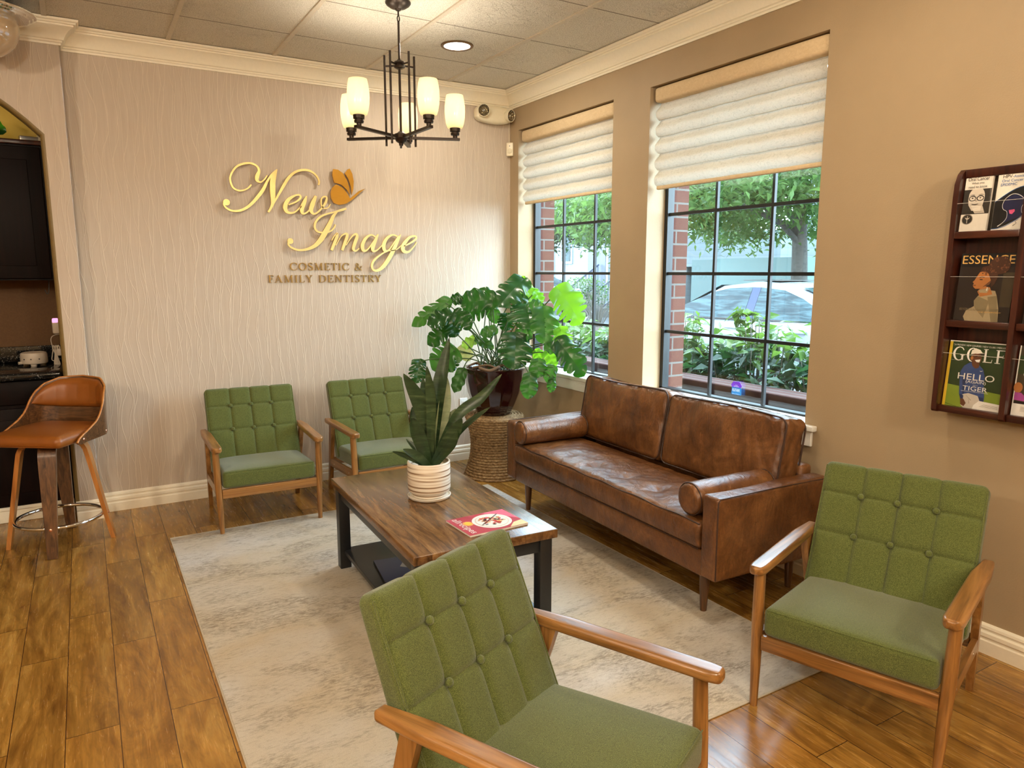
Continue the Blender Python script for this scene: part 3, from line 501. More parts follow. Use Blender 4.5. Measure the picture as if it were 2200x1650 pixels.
# projecting wall with arched niche
arc=[]; cxa,zca,ra=-4.065,1.276,1.37
for k in range(25):
    th=math.radians(47-94*k/24); arc.append((cxa+ra*math.sin(th),zca+ra*math.cos(th)))
bm=bmesh.new()
poly=[(-7.1,0),(-5.067,0)]+[(-5.067,2.2)]+arc[::-1][1:-1]+[(-3.063,2.21),(-3.063,0),(-2.936,0),(-2.936,CE+.02),(-7.1,CE+.02)]
fv=[bm.verts.new((x,-.11,z)) for x,z in poly]; bv=[bm.verts.new((x,-.012,z)) for x,z in poly]; n=len(poly)
bm.faces.new(fv); bm.faces.new(bv[::-1])
for i in range(n): bm.faces.new([fv[i],bv[i],bv[(i+1)%n],fv[(i+1)%n]])
bmesh.ops.recalc_face_normals(bm,faces=bm.faces[:]); bm.edges.ensure_lookup_table()
es=[e for e in bm.edges if all(abs(v.co.y+.11)<1e-6 for v in e.verts) and all(-5.07<v.co.x<-3.06 for v in e.verts)]
es+=[e for e in bm.edges if all(abs(v.co.y+.11)<1e-6 and abs(v.co.x+2.925)<1e-6 for v in e.verts)]
bmesh.ops.bevel(bm,geom=es,offset=.022,segments=5,affect='EDGES',profile=.5)
bm.faces.ensure_lookup_table()
me=bpy.data.meshes.new('wall_arch'); 
for f in bm.faces:
    c=f.calc_center_median(); f.material_index=1 if (-5.092<c.x<-3.039 and c.y>-.1099 and c.z>.001 and c.z<2.75) else 0
bm.to_mesh(me); bm.free(); me.materials.append(MATS['wallpaper']); me.materials.append(MATS['jamb_paint'])
me.polygons.foreach_set('use_smooth',[True]*len(me.polygons)); me.set_sharp_from_angle(angle=math.radians(30))
o=bpy.data.objects.new('wall_arch',me); COL.objects.link(o); o['kind']='structure'
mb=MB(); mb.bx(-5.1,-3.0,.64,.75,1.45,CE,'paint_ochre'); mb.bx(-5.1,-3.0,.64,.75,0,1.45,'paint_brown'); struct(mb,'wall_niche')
mb=MB(); mb.bx(-3.055,-2.94,-.01,.64,0,CE,'jamb_paint'); struct(mb,'wall_niche_right')
mb=MB(); mb.bx(-5.2,-5.07,-.01,.64,0,CE,'paint_ochre'); struct(mb,'wall_niche_left')
mb=MB(); mb.bx(-7.2,-7,-8,.0,0,CE); struct(mb,'wall_left','paint_tan')
mb=MB(); mb.bx(-7.2,.3,-8.2,-8,0,CE); struct(mb,'wall_rear','paint_tan')
def sweep(path,prof):
    """profile (out,z) along a plan path, room on the right-hand side"""
    mb=MB(); rows=[]
    for i,p in enumerate(path):
        p=Vector(p); ns=[]
        for a,b in((i-1,i),(i,i+1)):
            if 0<=a and b<len(path): d=(Vector(path[b])-Vector(path[a])).normalized(); ns.append(Vector((d.y,-d.x)))
        n=ns[0] if len(ns)==1 else (ns[0]+ns[1])/(1+ns[0].dot(ns[1]))
        rows.append([(p.x+n.x*o_,p.y+n.y*o_,z) for o_,z in prof])
    mb.grid(rows); return mb
CR=[(0,2.694),(.010,2.694),(.012,2.704),(.018,2.708),(.018,2.716),(.026,2.720),(.030,2.730),(.038,2.746),(.050,2.762),(.064,2.774),(.078,2.781),(.078,2.789),(.086,2.791),(.090,2.799),(.098,2.802),(.102,2.808),(.102,2.814),(0,2.814)]
struct(sweep([(-7,-.11),(-2.936,-.11),(-2.936,0),(0,0),(0,-8)],CR),'trim_1','trim_white',sharp=25)
BB=[(0,0),(.016,0),(.016,.052),(.013,.058),(.013,.064),(.016,.070),(.015,.084),(.010,.092),(.010,.098),(.012,.102),(.010,.112),(.004,.120),(0,.120)]
struct(sweep([(-2.936,-.0),(0,0)],BB),'baseboard_back','trim_white',sharp=25)
struct(sweep([(-3.06,-.11),(-2.936,-.11),(-2.936,-.0)],BB),'baseboard_left','trim_white',sharp=25)
struct(sweep([(0,0),(0,-8)],BB),'baseboard_right','trim_white',sharp=25)
# ---------------------------------------------------------------- windows
GX=.16
for i,(a,b) in enumerate(WIN):
    b2=b;a2=a; mb=MB()
    fw=.028
    mb.bx(GX-.02,GX+.03,a2,a2+fw,ZS,ZT); mb.bx(GX-.02,GX+.03,b2-fw,b2,ZS,ZT); mb.bx(GX-.02,GX+.03,a2,b2,ZS,ZS+.018); mb.bx(GX-.02,GX+.03,a2,b2,ZT-fw,ZT)
    w=struct(mb,'window_%d'%(i+1),'window_frame')
    mb=MB(); st=(b-a)/3.03
    for k in(1,2): mb.bx(GX-.009,GX+.009,b-.015-st*k-.008,b-.015-st*k+.008,ZS+.02,ZT-.03)
    for k in range(1,5): z=.757+.352*k; mb.bx(GX-.008,GX+.008,a+.02,b-.02,z-.009,z+.009)
    struct(mb,'muntin','window_frame',w)
    mb=MB(); mb.bx(GX+.011,GX+.015,a+.02,b-.02,ZS+.01,ZT-.02); struct(mb,'pane','pane_glass',w,sharp=0)
    mb=MB(); mb.rbox((.264,(a+b)/2,ZS-.05),(.095,(b-a)/2+.02,.03),.008); struct(mb,'window_sill_outside','stone_sill',w)
mb=MB(); mb.rbox((.062,-.69,.739),(.083,.575,.014),.006); mb.rbox((.062,-2.19,.739),(.083,.592,.014),.006); mb.rbox((-.018,-1.45,.739),(.018,1.40,.014),.006); mb.rbox((-.009,-1.45,.688),(.008,1.38,.037),.003)
struct(mb,'trim_2','sill_white')
# ---------------------------------------------------------------- soft fold blinds
def blind(a,b,zb,label):
    t=thing('roman_blind',label,'blind',(0,0,0),0,'soft fold window blinds')
    y0,y1=a+.012,b-.018; mb=MB(); mb.rbox((.062,(y0+y1)/2,2.482),(.05,(y1-y0)/2,.042),.02); mb.build('cassette','blind_cassette',t)
    mb=MB(); rows=[]; nf=5; zt=2.44; h=(zt-zb-.02)/nf
    prof=[]
    for k in range(nf):
        for j in range(12):
            u=j/12; z=zt-h*k-h*u; bulge=.046*math.sin(PI*min(1,u*1.02))**1.0*(u**.9)*1.35
            prof.append((.062-bulge,z-(.012*u if j>8 else 0)))
        prof.append((.055,zt-h*(k+1)+.002))
    prof.append((.058,zb+.014))
    for q in range(41):
        y=y0+.006+(y1-y0-.012)*q/40; rows.append([(x+.002*math.sin(q*1.7+z*60)*.6,y+.0012*math.sin(z*90),z+.0015*math.sin(q*.8+z*9)) for x,z in prof])
    mb.grid(rows); o=mb.build('fabric','blind_fabric',t,sharp=70)
    mb=MB(); mb.rbox((.056,(y0+y1)/2,zb+.008),(.012,(y1-y0)/2-.006,.011),.006); mb.build('hem_bar','blind_cassette',t)
blind(WIN[0][0],WIN[0][1],1.985,'cream folded fabric blind half lowered on the far window by the corner')
blind(WIN[1][0],WIN[1][1],1.955,'cream folded fabric blind half lowered on the near window above the sofa')
def sticker(y,z,w,label):
    t=thing('window_sticker',label,'sticker',(GX-.001,y,z),0,'alarm stickers on the windows')
    f=dict(o=(0,0,0),u=(0,-1,0),v=(0,0,1),t=(-.0008,0,0))
    w2=w/2; h=w*.95
    mb=MB(); mb.prism([(-w2*.86,-h*.5),(w2*.86,-h*.5),(w2*.9,-h*.42),(w2*.82,.10*h),(-w2*.82,.10*h),(-w2*.9,-h*.42)],**f); mb.build('lower_panel','sticker_blue',t,sharp=0)
    mb=MB(); mb.prism([(-w2*.8,.06*h),(w2*.8,.06*h),(w2,.22*h),(w2*.55,.5*h),(-w2*.55,.5*h),(-w2,.22*h)],(-.0009,0,0),(0,-1,0),(0,0,1),(-.0008,0,0)); mb.build('roof_panel','purple',t,sharp=0)
    mb=MB(); mb.prism([(-w2*.72,-h*.30),(w2*.72,-h*.30),(w2*.72,.0),(-w2*.72,.0)],(-.0009,0,0),(0,-1,0),(0,0,1),(-.0008,0,0)); mb.build('name_panel','sticker_blue',t,sharp=0)
    mb=MB(); o=(-.0024,0,0);u=(0,-1,0);v=(0,0,1)
    text3d(mb,'NIGHTHAWK',o,u,v,-w2*.7,-h*.27,w*.70,h*.25,'sticker_pale'); mb.build('lettering',None,t,sharp=0,recalc=False); mb=MB(); text3d(mb,'SECURITY',o,u,v,-w2*.7,-h*.46,w*.7,h*.05,'sticker_pale'); mb.build('lettering',None,t,sharp=0,recalc=False); mb=MB(); text3d(mb,'ALARM',o,u,v,-w2*.22,.20*h,w*.22,h*.05,'sticker_pale'); mb.build('lettering',None,t,sharp=0,recalc=False); mb=MB(); text3d(mb,'SYSTEMS',o,u,v,-w2*.45,.10*h,w*.45,h*.06,'sticker_pale')
    mb.build('lettering',None,t,sharp=0,recalc=False)
sticker(-2.21,.832,.078,'purple and blue alarm sticker on the window pane behind the sofa')
sticker(-.70,.822,.075,'purple and blue alarm sticker low on the window pane behind the large potted plant')
# ================================================================ SIGN
sg=thing('wall_sign','raised gold script business sign with butterfly on the textured back wall','sign',(0,0,0))
WN={'N':'letter','e':'letter','w':'letter','I':'letter','m':'letter','a':'letter','g':'letter','e2':'letter'}
q=0
for k,(sts,balls) in SIGN.items():
    mb=MB()
    for j,P in enumerate(sts): stroke3d(mb,P,(0,-.016-.0002*j,0),(1,0,0),(0,0,1),(0,-.014,0),n=9)
    for b in balls: mb.prism(circ(b[0],b[1],b[2],24),(0,-.0155,0),(1,0,0),(0,0,1),(0,-.015,0))
    for P in sts[:1]+sts[-1:]: p=P[len(P)//2]; mb.tube([(p[0],-.018,p[1]),(p[0],.001,p[1])],.003,seg=6)
    mb.build('letter','gold',sg,sharp=30)
eb=MB()
for w_ in WINGS:
    eb.prism(w_,(0,-.016,0),(1,0,0),(0,0,1),(0,-.014,0)); cx=sum(p[0] for p in w_)/len(w_);cz=sum(p[1] for p in w_)/len(w_); eb.tube([(cx,-.018,cz),(cx,.001,cz)],.003,seg=6)
eb.build('butterfly_emblem','gold_emblem',sg,sharp=30)
def serif_line(txt,x0,x1,zb,h,name):
    W=serif_width(txt); s=(x1-x0)/W; x=x0; mb=MB()
    for ch in txt:
        st,wd=SERIF[ch]
        for j,P in enumerate(st): stroke3d(mb,[(x+p[0]*s,zb+p[1]*h,p[2]*h*1.0) for p in P],(0,-.001-.0001*j,0),(1,0,0),(0,0,1),(0,-.008,0),n=6)
        x+=(wd+.10)*s
        if ch==' ': mb.build(name,'gold_dark',sg,sharp=30); mb=MB()
    mb.build(name,'gold_dark',sg,sharp=30)
serif_line('COSMETIC &',-1.722,-1.214,1.482,.049,'lettering'); serif_line('FAMILY DENTISTRY',-1.866,-1.076,1.400,.049,'lettering')
# ================================================================ small wall devices
t=thing('emergency_light','cream twin-head emergency light under the crown moulding in the room corner','light',(-.172,-.0,2.636))
def disp(p,n): 
    f=math.sqrt(max(0,1-(p.x/.158)**2)) if abs(p.x)<.158 else 0
    return Vector((p.x,p.y,p.z*(.42+.58*f)))
mb=MB(); mb.pillow((.155,.038,.066),.03,(24,3,8),disp,c=(0,-.04,0)); mb.build('housing','cream_plastic',t,sharp=50)
for sx in(-1,1):
    d=Vector((.35*sx,-.92,-.15)).normalized(); M=Matrix.Translation((.112*sx,-.098,.004+.008*(-sx)))@d.to_track_quat('Z','Y').to_matrix().to_4x4()
    mb=MB(); mb.lathe([(0,-.05),(.026,-.045),(.043,-.01),(.046,.012),(.043,.016),(.040,.014)],None,M,32,cap=False); h=mb.build('lamp_head','cream_plastic',t)
    mb=MB(); mb.lathe([(.040,.013),(.036,.004),(.022,-.008),(.006,-.014),(0,-.014)],None,M,32,lambda r,z,th,i:r*(1+.03*math.sin(th*14)),cap=False); mb.build('reflector','reflector',h,sharp=60)
    mb=MB(); mb.lathe([(.006,-.014),(.007,.004),(0,.010)],None,M,12); mb.build('bulb','glass_bulb' if 'glass_bulb' in MATS else 'steel_screw',h)
t=thing('motion_sensor','small cream motion sensor mounted in the corner beside the far window','sensor',(-.018,-.03,2.40),math.radians(-42))
mb=MB(); mb.rbox((0,0,0),(.027,.017,.05),.006); mb.build('housing','cream_plastic',t); mb=MB(); mb.lathe([(.019,0),(.017,.005),(.009,.009),(0,.010)],None,Matrix.Translation((0,-.016,-.012))@Matrix.Rotation(PI/2,4,'X'),24); mb.build('lens','cream_plastic',t); mb=MB(); mb.box((0,-.0172,.024),(.0025,.0008,.004)); mb.build('indicator','ink_black',t)
mb=MB(); mb.tube([(-.012,-.004,2.44),(-.012,-.004,2.6),(-.014,-.004,2.70)],.0022,seg=6); tag(mb.build('sensor_wire','cream_plastic'),'thin cream wire running up the corner from the motion sensor','wire')
t=thing('wall_outlet','white duplex power outlet low on the back wall behind the snake plant','outlet',(-.4275,-.0005,.436))
mb=MB(); mb.rbox((0,-.003,0),(.034,.004,.059),.003); mb.build('cover_plate','white_plastic',t)
for s in(-1,1):
    mb=MB(); mb.rbox((0,-.0075,.021*s),(.017,.0015,.015),.0012,'white_plastic')
    for dx in(-.006,.006): mb.box((dx,-.0092,.021*s+.003),(.0012,.0004,.0045),'ink_black')
    mb.box((0,-.0092,.021*s-.007),(.002,.0004,.002),'ink_black'); mb.build('socket',None,t,sharp=0)
# ================================================================ ceiling fixtures
def downlight(x,y,label,grp):
    t=thing('downlight',label,'downlight',(x,y,CE),0,grp)
    mb=MB(); mb.lathe([(.078,.002),(.080,-.004),(.094,-.005),(.098,-.002),(.098,.003)],None,None,40); mb.build('trim_ring','bronze_light',t)
    mb=MB(); mb.lathe([(.078,-.0015),(0,-.0015)],None,None,40); mb.build('lens','downlight_glow',t,sharp=0)
    return t
downlight(-.875,-.855,'round recessed ceiling light in the tile right of the chandelier','recessed ceiling lights')
t=thing('globe_fixture','glossy round ceiling fixture with a chrome rim above the arched niche','ceiling fixture',(-3.245,-.375,CE))
mb=MB(); mb.lathe([(0,0),(.10,0),(.10,-.012),(.06,-.024),(.05,-.06),(0,-.06)],None,None,48); mb.build('canopy','chrome',t,sharp=30)
mb=MB(); mb.lathe([(0,-.058),(.05,-.058),(.10,-.062),(.185,-.064),(.215,-.066),(.225,-.070),(.224,-.075),(.212,-.078),(.206,-.084),(.196,-.086),(.190,-.092),(.178,-.094),(.150,-.098),(0,-.098)],None,None,64); mb.build('rim','chrome',t,sharp=25)
mb=MB(); mb.lathe([(max(0,.147*math.cos(a)),-.140-.147*math.sin(a)) for a in [-.30+(PI/2+.30)*k/28 for k in range(29)]],None,None,64,cap=False); mb.build('globe','dome_glaze',t,sharp=60)
# chandelier
CH=Vector((-1.446,-1.338,0)); t=thing('chandelier','dark bronze chandelier with five frosted glass shades hanging from the ceiling','chandelier',(CH.x,CH.y,CE))
z=lambda h:h-CE
mb=MB(); mb.lathe([(0,0),(.064,0),(.064,-.006),(.058,-.014),(.040,-.026),(.018,-.032),(.012,-.040),(0,-.040)],None,None,40); mb.build('canopy','bronze',t)
mb=MB(); mb.tube([(0,0,-.035),(0,0,-.065)],.0045,seg=10); mb.tube([(.006*math.cos(a),0,-.078+.014*math.sin(a)) for a in [2*PI*k/12 for k in range(12)]],.0032,seg=6,closed=True); mb.tube([(0,0,-.088),(0,0,z(2.525))],.0055,seg=12); mb.tube([(0,0,z(2.52)),(0,0,z(2.17))],.0062,seg=12); mb.build('stem','bronze',t)
def hub(zc): return [(0,zc+.022),(.010,zc+.020),(.014,zc+.014),(.026,zc+.010),(.029,zc+.002),(.024,zc-.004),(.030,zc-.012),(.026,zc-.020),(.014,zc-.026),(0,zc-.028)]
mb=MB(); mb.lathe(hub(z(2.52)),None,None,32); mb.build('upper_hub','bronze',t)
mb=MB(); mb.lathe([(0,z(2.19)),(.012,z(2.188)),(.018,z(2.182)),(.036,z(2.174)),(.038,z(2.155)),(.030,z(2.148)),(.026,z(2.138)),(.012,z(2.130)),(.010,z(2.118)),(0,z(2.116))],None,None,32); mb.build('lower_hub','bronze',t)
tv=Vector((-.379,-.926,0)); rv=Vector((.926,-.379,0)); BULBS=[]
for k,th in enumerate((28,100,172,-116,-44)):
    d=tv*math.cos(math.radians(th))+rv*math.sin(math.radians(th)); sd=Vector((-d.y,d.x,0))
    mb=MB(); mb.bar(d*.02+Vector((0,0,z(2.158))),d*.312+Vector((0,0,z(2.166))),.013,.020,None,(0,0,1)); a=mb.build('arm','bronze',t,sharp=20)
    c=d*.288; mb=MB(); mb.lathe([(0,z(2.172)),(.012,z(2.172)),(.012,z(2.184)),(.022,z(2.186)),(.024,z(2.196)),(.020,z(2.198)),(.020,z(2.202)),(.027,z(2.204)),(.028,z(2.222)),(.024,z(2.226)),(0,z(2.226))],None,None,24,c=c); mb.build('socket_cup','bronze',a)
    mb=MB(); pr=[(.032,2.222),(.040,2.224),(.047,2.245),(.052,2.275),(.054,2.305),(.053,2.335),(.049,2.365),(.044,2.388),(.0425,2.388),(.047,2.364),(.051,2.335),(.052,2.305),(.050,2.275),(.045,2.247),(.038,2.227)]
    mb.lathe([(r,z(h)) for r,h in pr],None,None,40,c=c); mb.build('shade','shade_glass',t,sharp=60)
    mb=MB(); mb.lathe([(0,z(2.228)),(.010,z(2.232)),(.014,z(2.255)),(.022,z(2.28)),(.022,z(2.298)),(.012,z(2.315)),(0,z(2.318))],None,None,20,c=c); mb.build('bulb','bulb_glow',t); BULBS.append(CH+c+Vector((0,0,2.345)))
    e=d*.078; mb=MB(); mb.tube([e+sd*.012+Vector((0,0,z(2.118))),e+sd*.012+Vector((0,0,z(2.565)))],.0058,seg=10); mb.bar(d*.02+Vector((0,0,z(2.512))),e+sd*.012+Vector((0,0,z(2.512))),.008,.008); mb.build('rod','bronze',t)
# ================================================================ RUG
t=thing('area_rug','distressed beige and grey area rug under the coffee table','rug',(-1.608,-2.065,0))
mb=MB(); mb.rbox((0,0,.0035),(1.005,1.351,.0034),.003); mb.build('pile','rug_pile',t)
mb=MB(); pts=[(-1.007,-1.353,.0036),(1.007,-1.353,.0036),(1.007,1.353,.0036),(-1.007,1.353,.0036)]
for i in range(4): mb.tube([pts[i],pts[(i+1)%4]],.0036,seg=8)
mb.build('bound_edge','rug_edge',t)
# ================================================================ ARMCHAIRS
def make_chair():
    t=thing('armchair','','armchair')
    tilt=math.radians(22.5); up=Vector((0,math.sin(tilt),math.cos(tilt))); fn=Vector((0,-math.cos(tilt),math.sin(tilt)))
    HH=.262; TH=.042; anchor=Vector((0,.183,.637))+fn*.010
    ztop=.116; ctr=anchor+up*(ztop-HH)-fn*TH
    M=Matrix(((1,0,0,ctr.x),(0,-fn.y,up.y,ctr.y),(0,-fn.z,up.z,ctr.z),(0,0,0,1)))   # local y points backwards
    zu=HH-ztop; zl=zu-.1515; XS=(-.1235,0,.1235)
    def disp(p,n):
        x,y,z=p
        tk=.74+.26*(HH-z)/(2*HH); y2=(y+TH)*tk-TH
        front=max(0,-n.y); topf=max(0,n.z); w=max(front,topf*.9)
        if w>.05:
            g=0
            for a in XS: g=max(g,math.exp(-abs(x-a)/.0075))
            for b in (zu,zl):
                if front>.3: g=max(g,.85*math.exp(-abs(z-b)/.0075))
            dim=0
            for a in XS:
                for b in (zu,zl): dim+=math.exp(-(((x-a)**2+(z-b)**2)/.022**2))
            ed=min(1,(.268-abs(x))/.03)
            k=.0115*g+.007*dim-.004*max(0,ed)
            if front>=topf: y2+=k*front
            else: z-=k*.55
        return Vector((x,y2,z))
    mb=MB(); mb.pillow((.268,TH,HH),.022,(150,5,130),disp,None,M); br=mb.build('backrest','green_fabric',t,sharp=60)
    for sx in(-1,1):
        mb=MB(); L=[]
        for q in range(25):
            zz=-HH+.02+(2*HH-.035)*q/24; tk=.74+.26*(HH-zz)/(2*HH); L.append(M@Vector((sx*.2632,-TH+.0050,zz)))
        mb.tube(L,.0032,seg=8); mb.build('piping','green_fabric',br)
    for a in XS:
        for b in (zu,zl):
            mb=MB(); mb.lathe([(.0105,-.006),(.0115,0),(.010,.004),(.006,.0065),(0,.0072)],None,M@Matrix.Translation((a,-TH-.0005,b))@Matrix.Rotation(PI/2,4,'X'),20); mb.build('button','green_fabric',t,sharp=70)
    # seat
    def sd(p,n):
        x,y,z=p; f=max(0,1-(abs(x)/.259)**4)*max(0,1-(abs(y)/.245)**4)
        if n.z>0: z+=.014*f
        z+=-.030*(y+.245)/.49
        if n.y<-.3: y-=.004*max(0,1-(abs(x)/.259)**6)
        return Vector((x,y,z))
    mb=MB(); mb.pillow((.259,.245,.049),.020,(24,24,6),sd,c=(0,-.130,.311)); s=mb.build('seat','green_fabric',t,sharp=70)
    mb=MB(); L=[(-.250+.5*q/20,-.3735-.003*(1-abs(q-10)/10),.3555) for q in range(21)]; mb.tube(L,.0018,seg=6); mb.build('seam','green_fabric',s)
    # arms
    for sx in(-1,1):
        def ad(p,n,sx=sx):
            x,y,z=p; w=1.0
            if y<-.252: u=min(1,(-.252-y)/.045); w=.35+.65*math.sqrt(max(0,1-u*u))
            elif y>.15: w=1-.42*(y-.15)/.147
            z2=z
            if y>.15: z2-=0.004*(y-.15)/.147
            return Vector((x*w+(.005*sx*(y/.3)),y,z2))
        mb=MB(); mb.pillow((.029,.297,.0155),.011,(4,40,3),ad,c=(.286*sx,-.113,.4935)); mb.build('armrest','chair_wood_y',t,sharp=50)
        mb=MB(); mb.tube([(sx*.276,-.372,0),(sx*.279,-.366,.16),(sx*.283,-.358,.30),(sx*.286,-.350,.482)],[.0125,.017,.0195,.0185],seg=16); mb.build('leg','chair_wood_z',t)
        mb=MB(); mb.bar((sx*.270,.222,0),(sx*.285,.085,.482),.030,.024,None,(0,1,0),.050); mb.build('leg','chair_wood_z',t,sharp=20)
        mb=MB(); mb.bar((sx*.279,-.362,.236),(sx*.279,.160,.205),.050,.018,None,(0,0,1)); sr=mb.build('side_rail','chair_wood_y',t,sharp=20)
        for yy,zz in((-.25,.229),(.06,.211)):
            mb=MB(); mb.lathe([(.0045,0),(.004,.0015),(0,.002)],None,Matrix.Translation((sx*.288,yy,zz))@Matrix.Rotation(sx*PI/2,4,'Y'),12); mb.build('screw','steel_screw',sr)
    mb=MB(); mb.rbox((0,-.364,.232),(.264,.010,.026),.004); mb.build('front_rail','chair_wood_x',t,sharp=40)
    mb=MB(); mb.rbox((0,.158,.212),(.264,.010,.024),.004); mb.build('back_rail','chair_wood_x',t,sharp=40)
    return t
CHG='green tufted armchairs around the coffee table'
c0=make_chair(); c0.location=(-2.066,-.421,.0); c0.rotation_euler=(0,0,-.030); c0['group']=CHG
c0['label']='green tufted wooden armchair against the back wall left of the other, below the gold sign'
dup(c0,(-1.297,-.453,0),-.002,'green tufted wooden armchair against the back wall, partly behind the snake plant',CHG)
dup(c0,(-2.091,-3.586,.0072),.433,'green tufted wooden armchair nearest the camera, cut off at its seat front',CHG)
dup(c0,(-.614,-3.578,.0),-1.249,'green tufted wooden armchair beside the sofa, under the magazine rack',CHG)
# ================================================================ SOFA
sf=thing('leather_sofa','brown distressed leather two-seat sofa under the windows','sofa',(-.41,-2.092,0),-PI/2-.036)
mb=MB(); mb.rbox((0,-.03,.25),(.815,.30,.058),.012); mb.build('base','sofa_leather',sf)
for sx in(-1,1):
    def dd(p,n): return Vector((p.x,p.y,p.z+(.006*max(0,n.z)*math.sin(p.y*9))))
    mb=MB(); mb.pillow((.0475,.34,.182),.018,(4,20,12),dd,c=(sx*.858,0,.38)); a=mb.build('arm','sofa_leather',sf,sharp=60)
    mb=MB(); x=sx*(.858+.0475)
    mb.tube([(x-sx*.003,-.335,.21),(x-sx*.003,-.336,.54),(x-sx*.003,-.325,.557),(x-sx*.004,.0,.560),(x-sx*.004,.32,.557)],.0026,seg=6); mb.build('seam','sofa_piping',a)
    for y in(-.262,.27):
        z0=.0072 if y<0 else 0; mb=MB(); mb.lathe([(.0135,z0),(.0145,z0+.004),(.021,.12),(.024,.20)],None,None,20,c=(sx*.768,y,0)); mb.build('leg','walnut_z',sf)
mb=MB(); mb.rbox((0,.300,.40),(.81,.038,.20),.02); mb.build('back_frame','sofa_leather',sf)
TU=[(-.62+.248*k,y) for k in range(6) for y in(-.19,.0)]
def sd(p,n):
    x,y,z=p; f=max(0,1-(abs(x)/.808)**6)*max(0,1-(abs(y)/.235)**4)
    if n.z>0.2:
        z+=.016*f
        for a,b in TU:
            r2=(x-a)**2+(y-b+.10)**2*1.0
            z-=.016*math.exp(-r2/.040**2)+.008*math.exp(-abs(x-a-(y-b+.1)*.35)/.010)*math.exp(-r2/.07**2)
        z+=.004*noise.noise(Vector((x*9,y*14,1)))+.0025*noise.noise(Vector((x*25,y*30,5)))
    if n.y<-.3: y-=.010*max(0,1-(abs(z)/.062)**2)
    return Vector((x,y,z))
mb=MB(); mb.pillow((.806,.225,.060),.020,(150,44,6),sd,c=(0,-.112,.370)); s=mb.build('seat_cushion','sofa_leather',sf,sharp=60)
mb=MB(); mb.tube([(-.800+1.6*q/60,-.3365,.4255+.003*math.sin(q*.6)) for q in range(61)],.0036,seg=6); mb.build('piping','sofa_piping',s); mb=MB(); mb.tube([(-.800+1.6*q/60,-.3365,.314) for q in range(61)],.0026,seg=6); mb.build('piping','sofa_piping',s)
for sx in(-1,1):
    W,T,H=.392,.068,.192; tl=math.radians(10); M=Matrix.Translation((sx*.398,.212,.625))@Matrix.Rotation(-tl,4,'X')
    def bd(p,n,sx=sx):
        x,y,z=p; f=max(0,1-(abs(x)/W)**3)*max(0,1-(abs(z)/H)**3)
        y+=(.030*f*(1 if n.y>0 else -1)) if abs(n.y)>.3 else 0
        q=Vector((x*5+sx*3,z*5,0)); wr=noise.noise(q*1.3)*.008
        fold=noise.noise(Vector((x*22+z*9+sx*5,z*4,2)))*.006*min(1,abs(x)/W+.25)*(1.0 if z>-.05 else .4)
        if n.y<-.2: y+=wr+fold
        if n.z>.3: z+=.007*noise.noise(Vector((x*17,y*20,sx)))+.006*noise.noise(Vector((x*36,y*14,7)))
        z+=.006*math.sin(x*7+sx)*max(0,z/H)
        if abs(n.x)>.4: x+=.008*noise.noise(Vector((y*30,z*18,3)))
        return Vector((x,y,z))
    mb=MB(); mb.pillow((W,T,H),.030,(70,10,36),bd,None,M); c=mb.build('back_cushion','sofa_leather',sf,sharp=60)
    mb=MB()
    for yy in(-T+.004,T-.004):
        mb=MB(); L=[]; r=.05
        for cx,cz,a0 in((W-r,H-r,0),(-W+r,H-r,PI/2),(-W+r,-H+r,PI),(W-r,-H+r,1.5*PI)):
            for q in range(7): a=a0+PI/2*q/6; L.append(Vector((cx+(r-.003)*math.cos(a),yy,cz+(r-.003)*math.sin(a))))
        L2=[]
        for i in range(len(L)):
            a=L[i];b=L[(i+1)%len(L)]; nn=max(1,int((b-a).length/.04))
            for q in range(nn): L2.append(a.lerp(b,q/nn))
        out=[]
        for p in L2:
            x,y,z=p; z2=z+(.006*math.sin(x*7+sx)*max(0,z/H)); out.append(M@Vector((x,y,z2)))
        mb.tube(out,.0045,seg=7,closed=True); mb.build('piping','sofa_piping',c)
def bolster(wx,wy,label):
    t=thing('bolster_pillow',label,'pillow',(wx,wy,.440),-PI/2-.036,'leather bolsters on the sofa')
    L=.235;r=.071; pr=[(0,-L-.004),(.035,-L-.004),(.058,-L),(r*.97,-L+.018),(r,-L+.05),(r*1.01,0),(r,L-.05),(r*.97,L-.018),(.058,L),(.035,L+.004),(0,L+.004)]
    P=crom([(a,b,0) for a,b in pr],5); M=Matrix.Translation((0,0,r))@Matrix.Rotation(PI/2,4,'X')
    mb=MB(); mb.lathe([(max(0,p.x),p.y) for p in P],None,M,40,lambda r_,z,th,i:r_*(1+.012*math.sin(th*16)*min(1,max(0,(abs(z)-.17)/.06))+.02*noise.noise(Vector((math.cos(th)*2,math.sin(th)*2,z*12))))); c=mb.build('cover','sofa_leather',t,sharp=70)
    for s in(-1,1):
        mb=MB(); mb.tube([M@Vector(((r*.985)*math.cos(2*PI*k/40),(r*.985)*math.sin(2*PI*k/40),s*(L-.014))) for k in range(40)],.0026,seg=6,closed=True); mb.build('piping','sofa_piping',t)
bolster(-.502,-1.357,'round brown leather bolster on the sofa end next to the potted plant')
bolster(-.538,-2.812,'round brown leather bolster on the sofa end next to the green armchair')
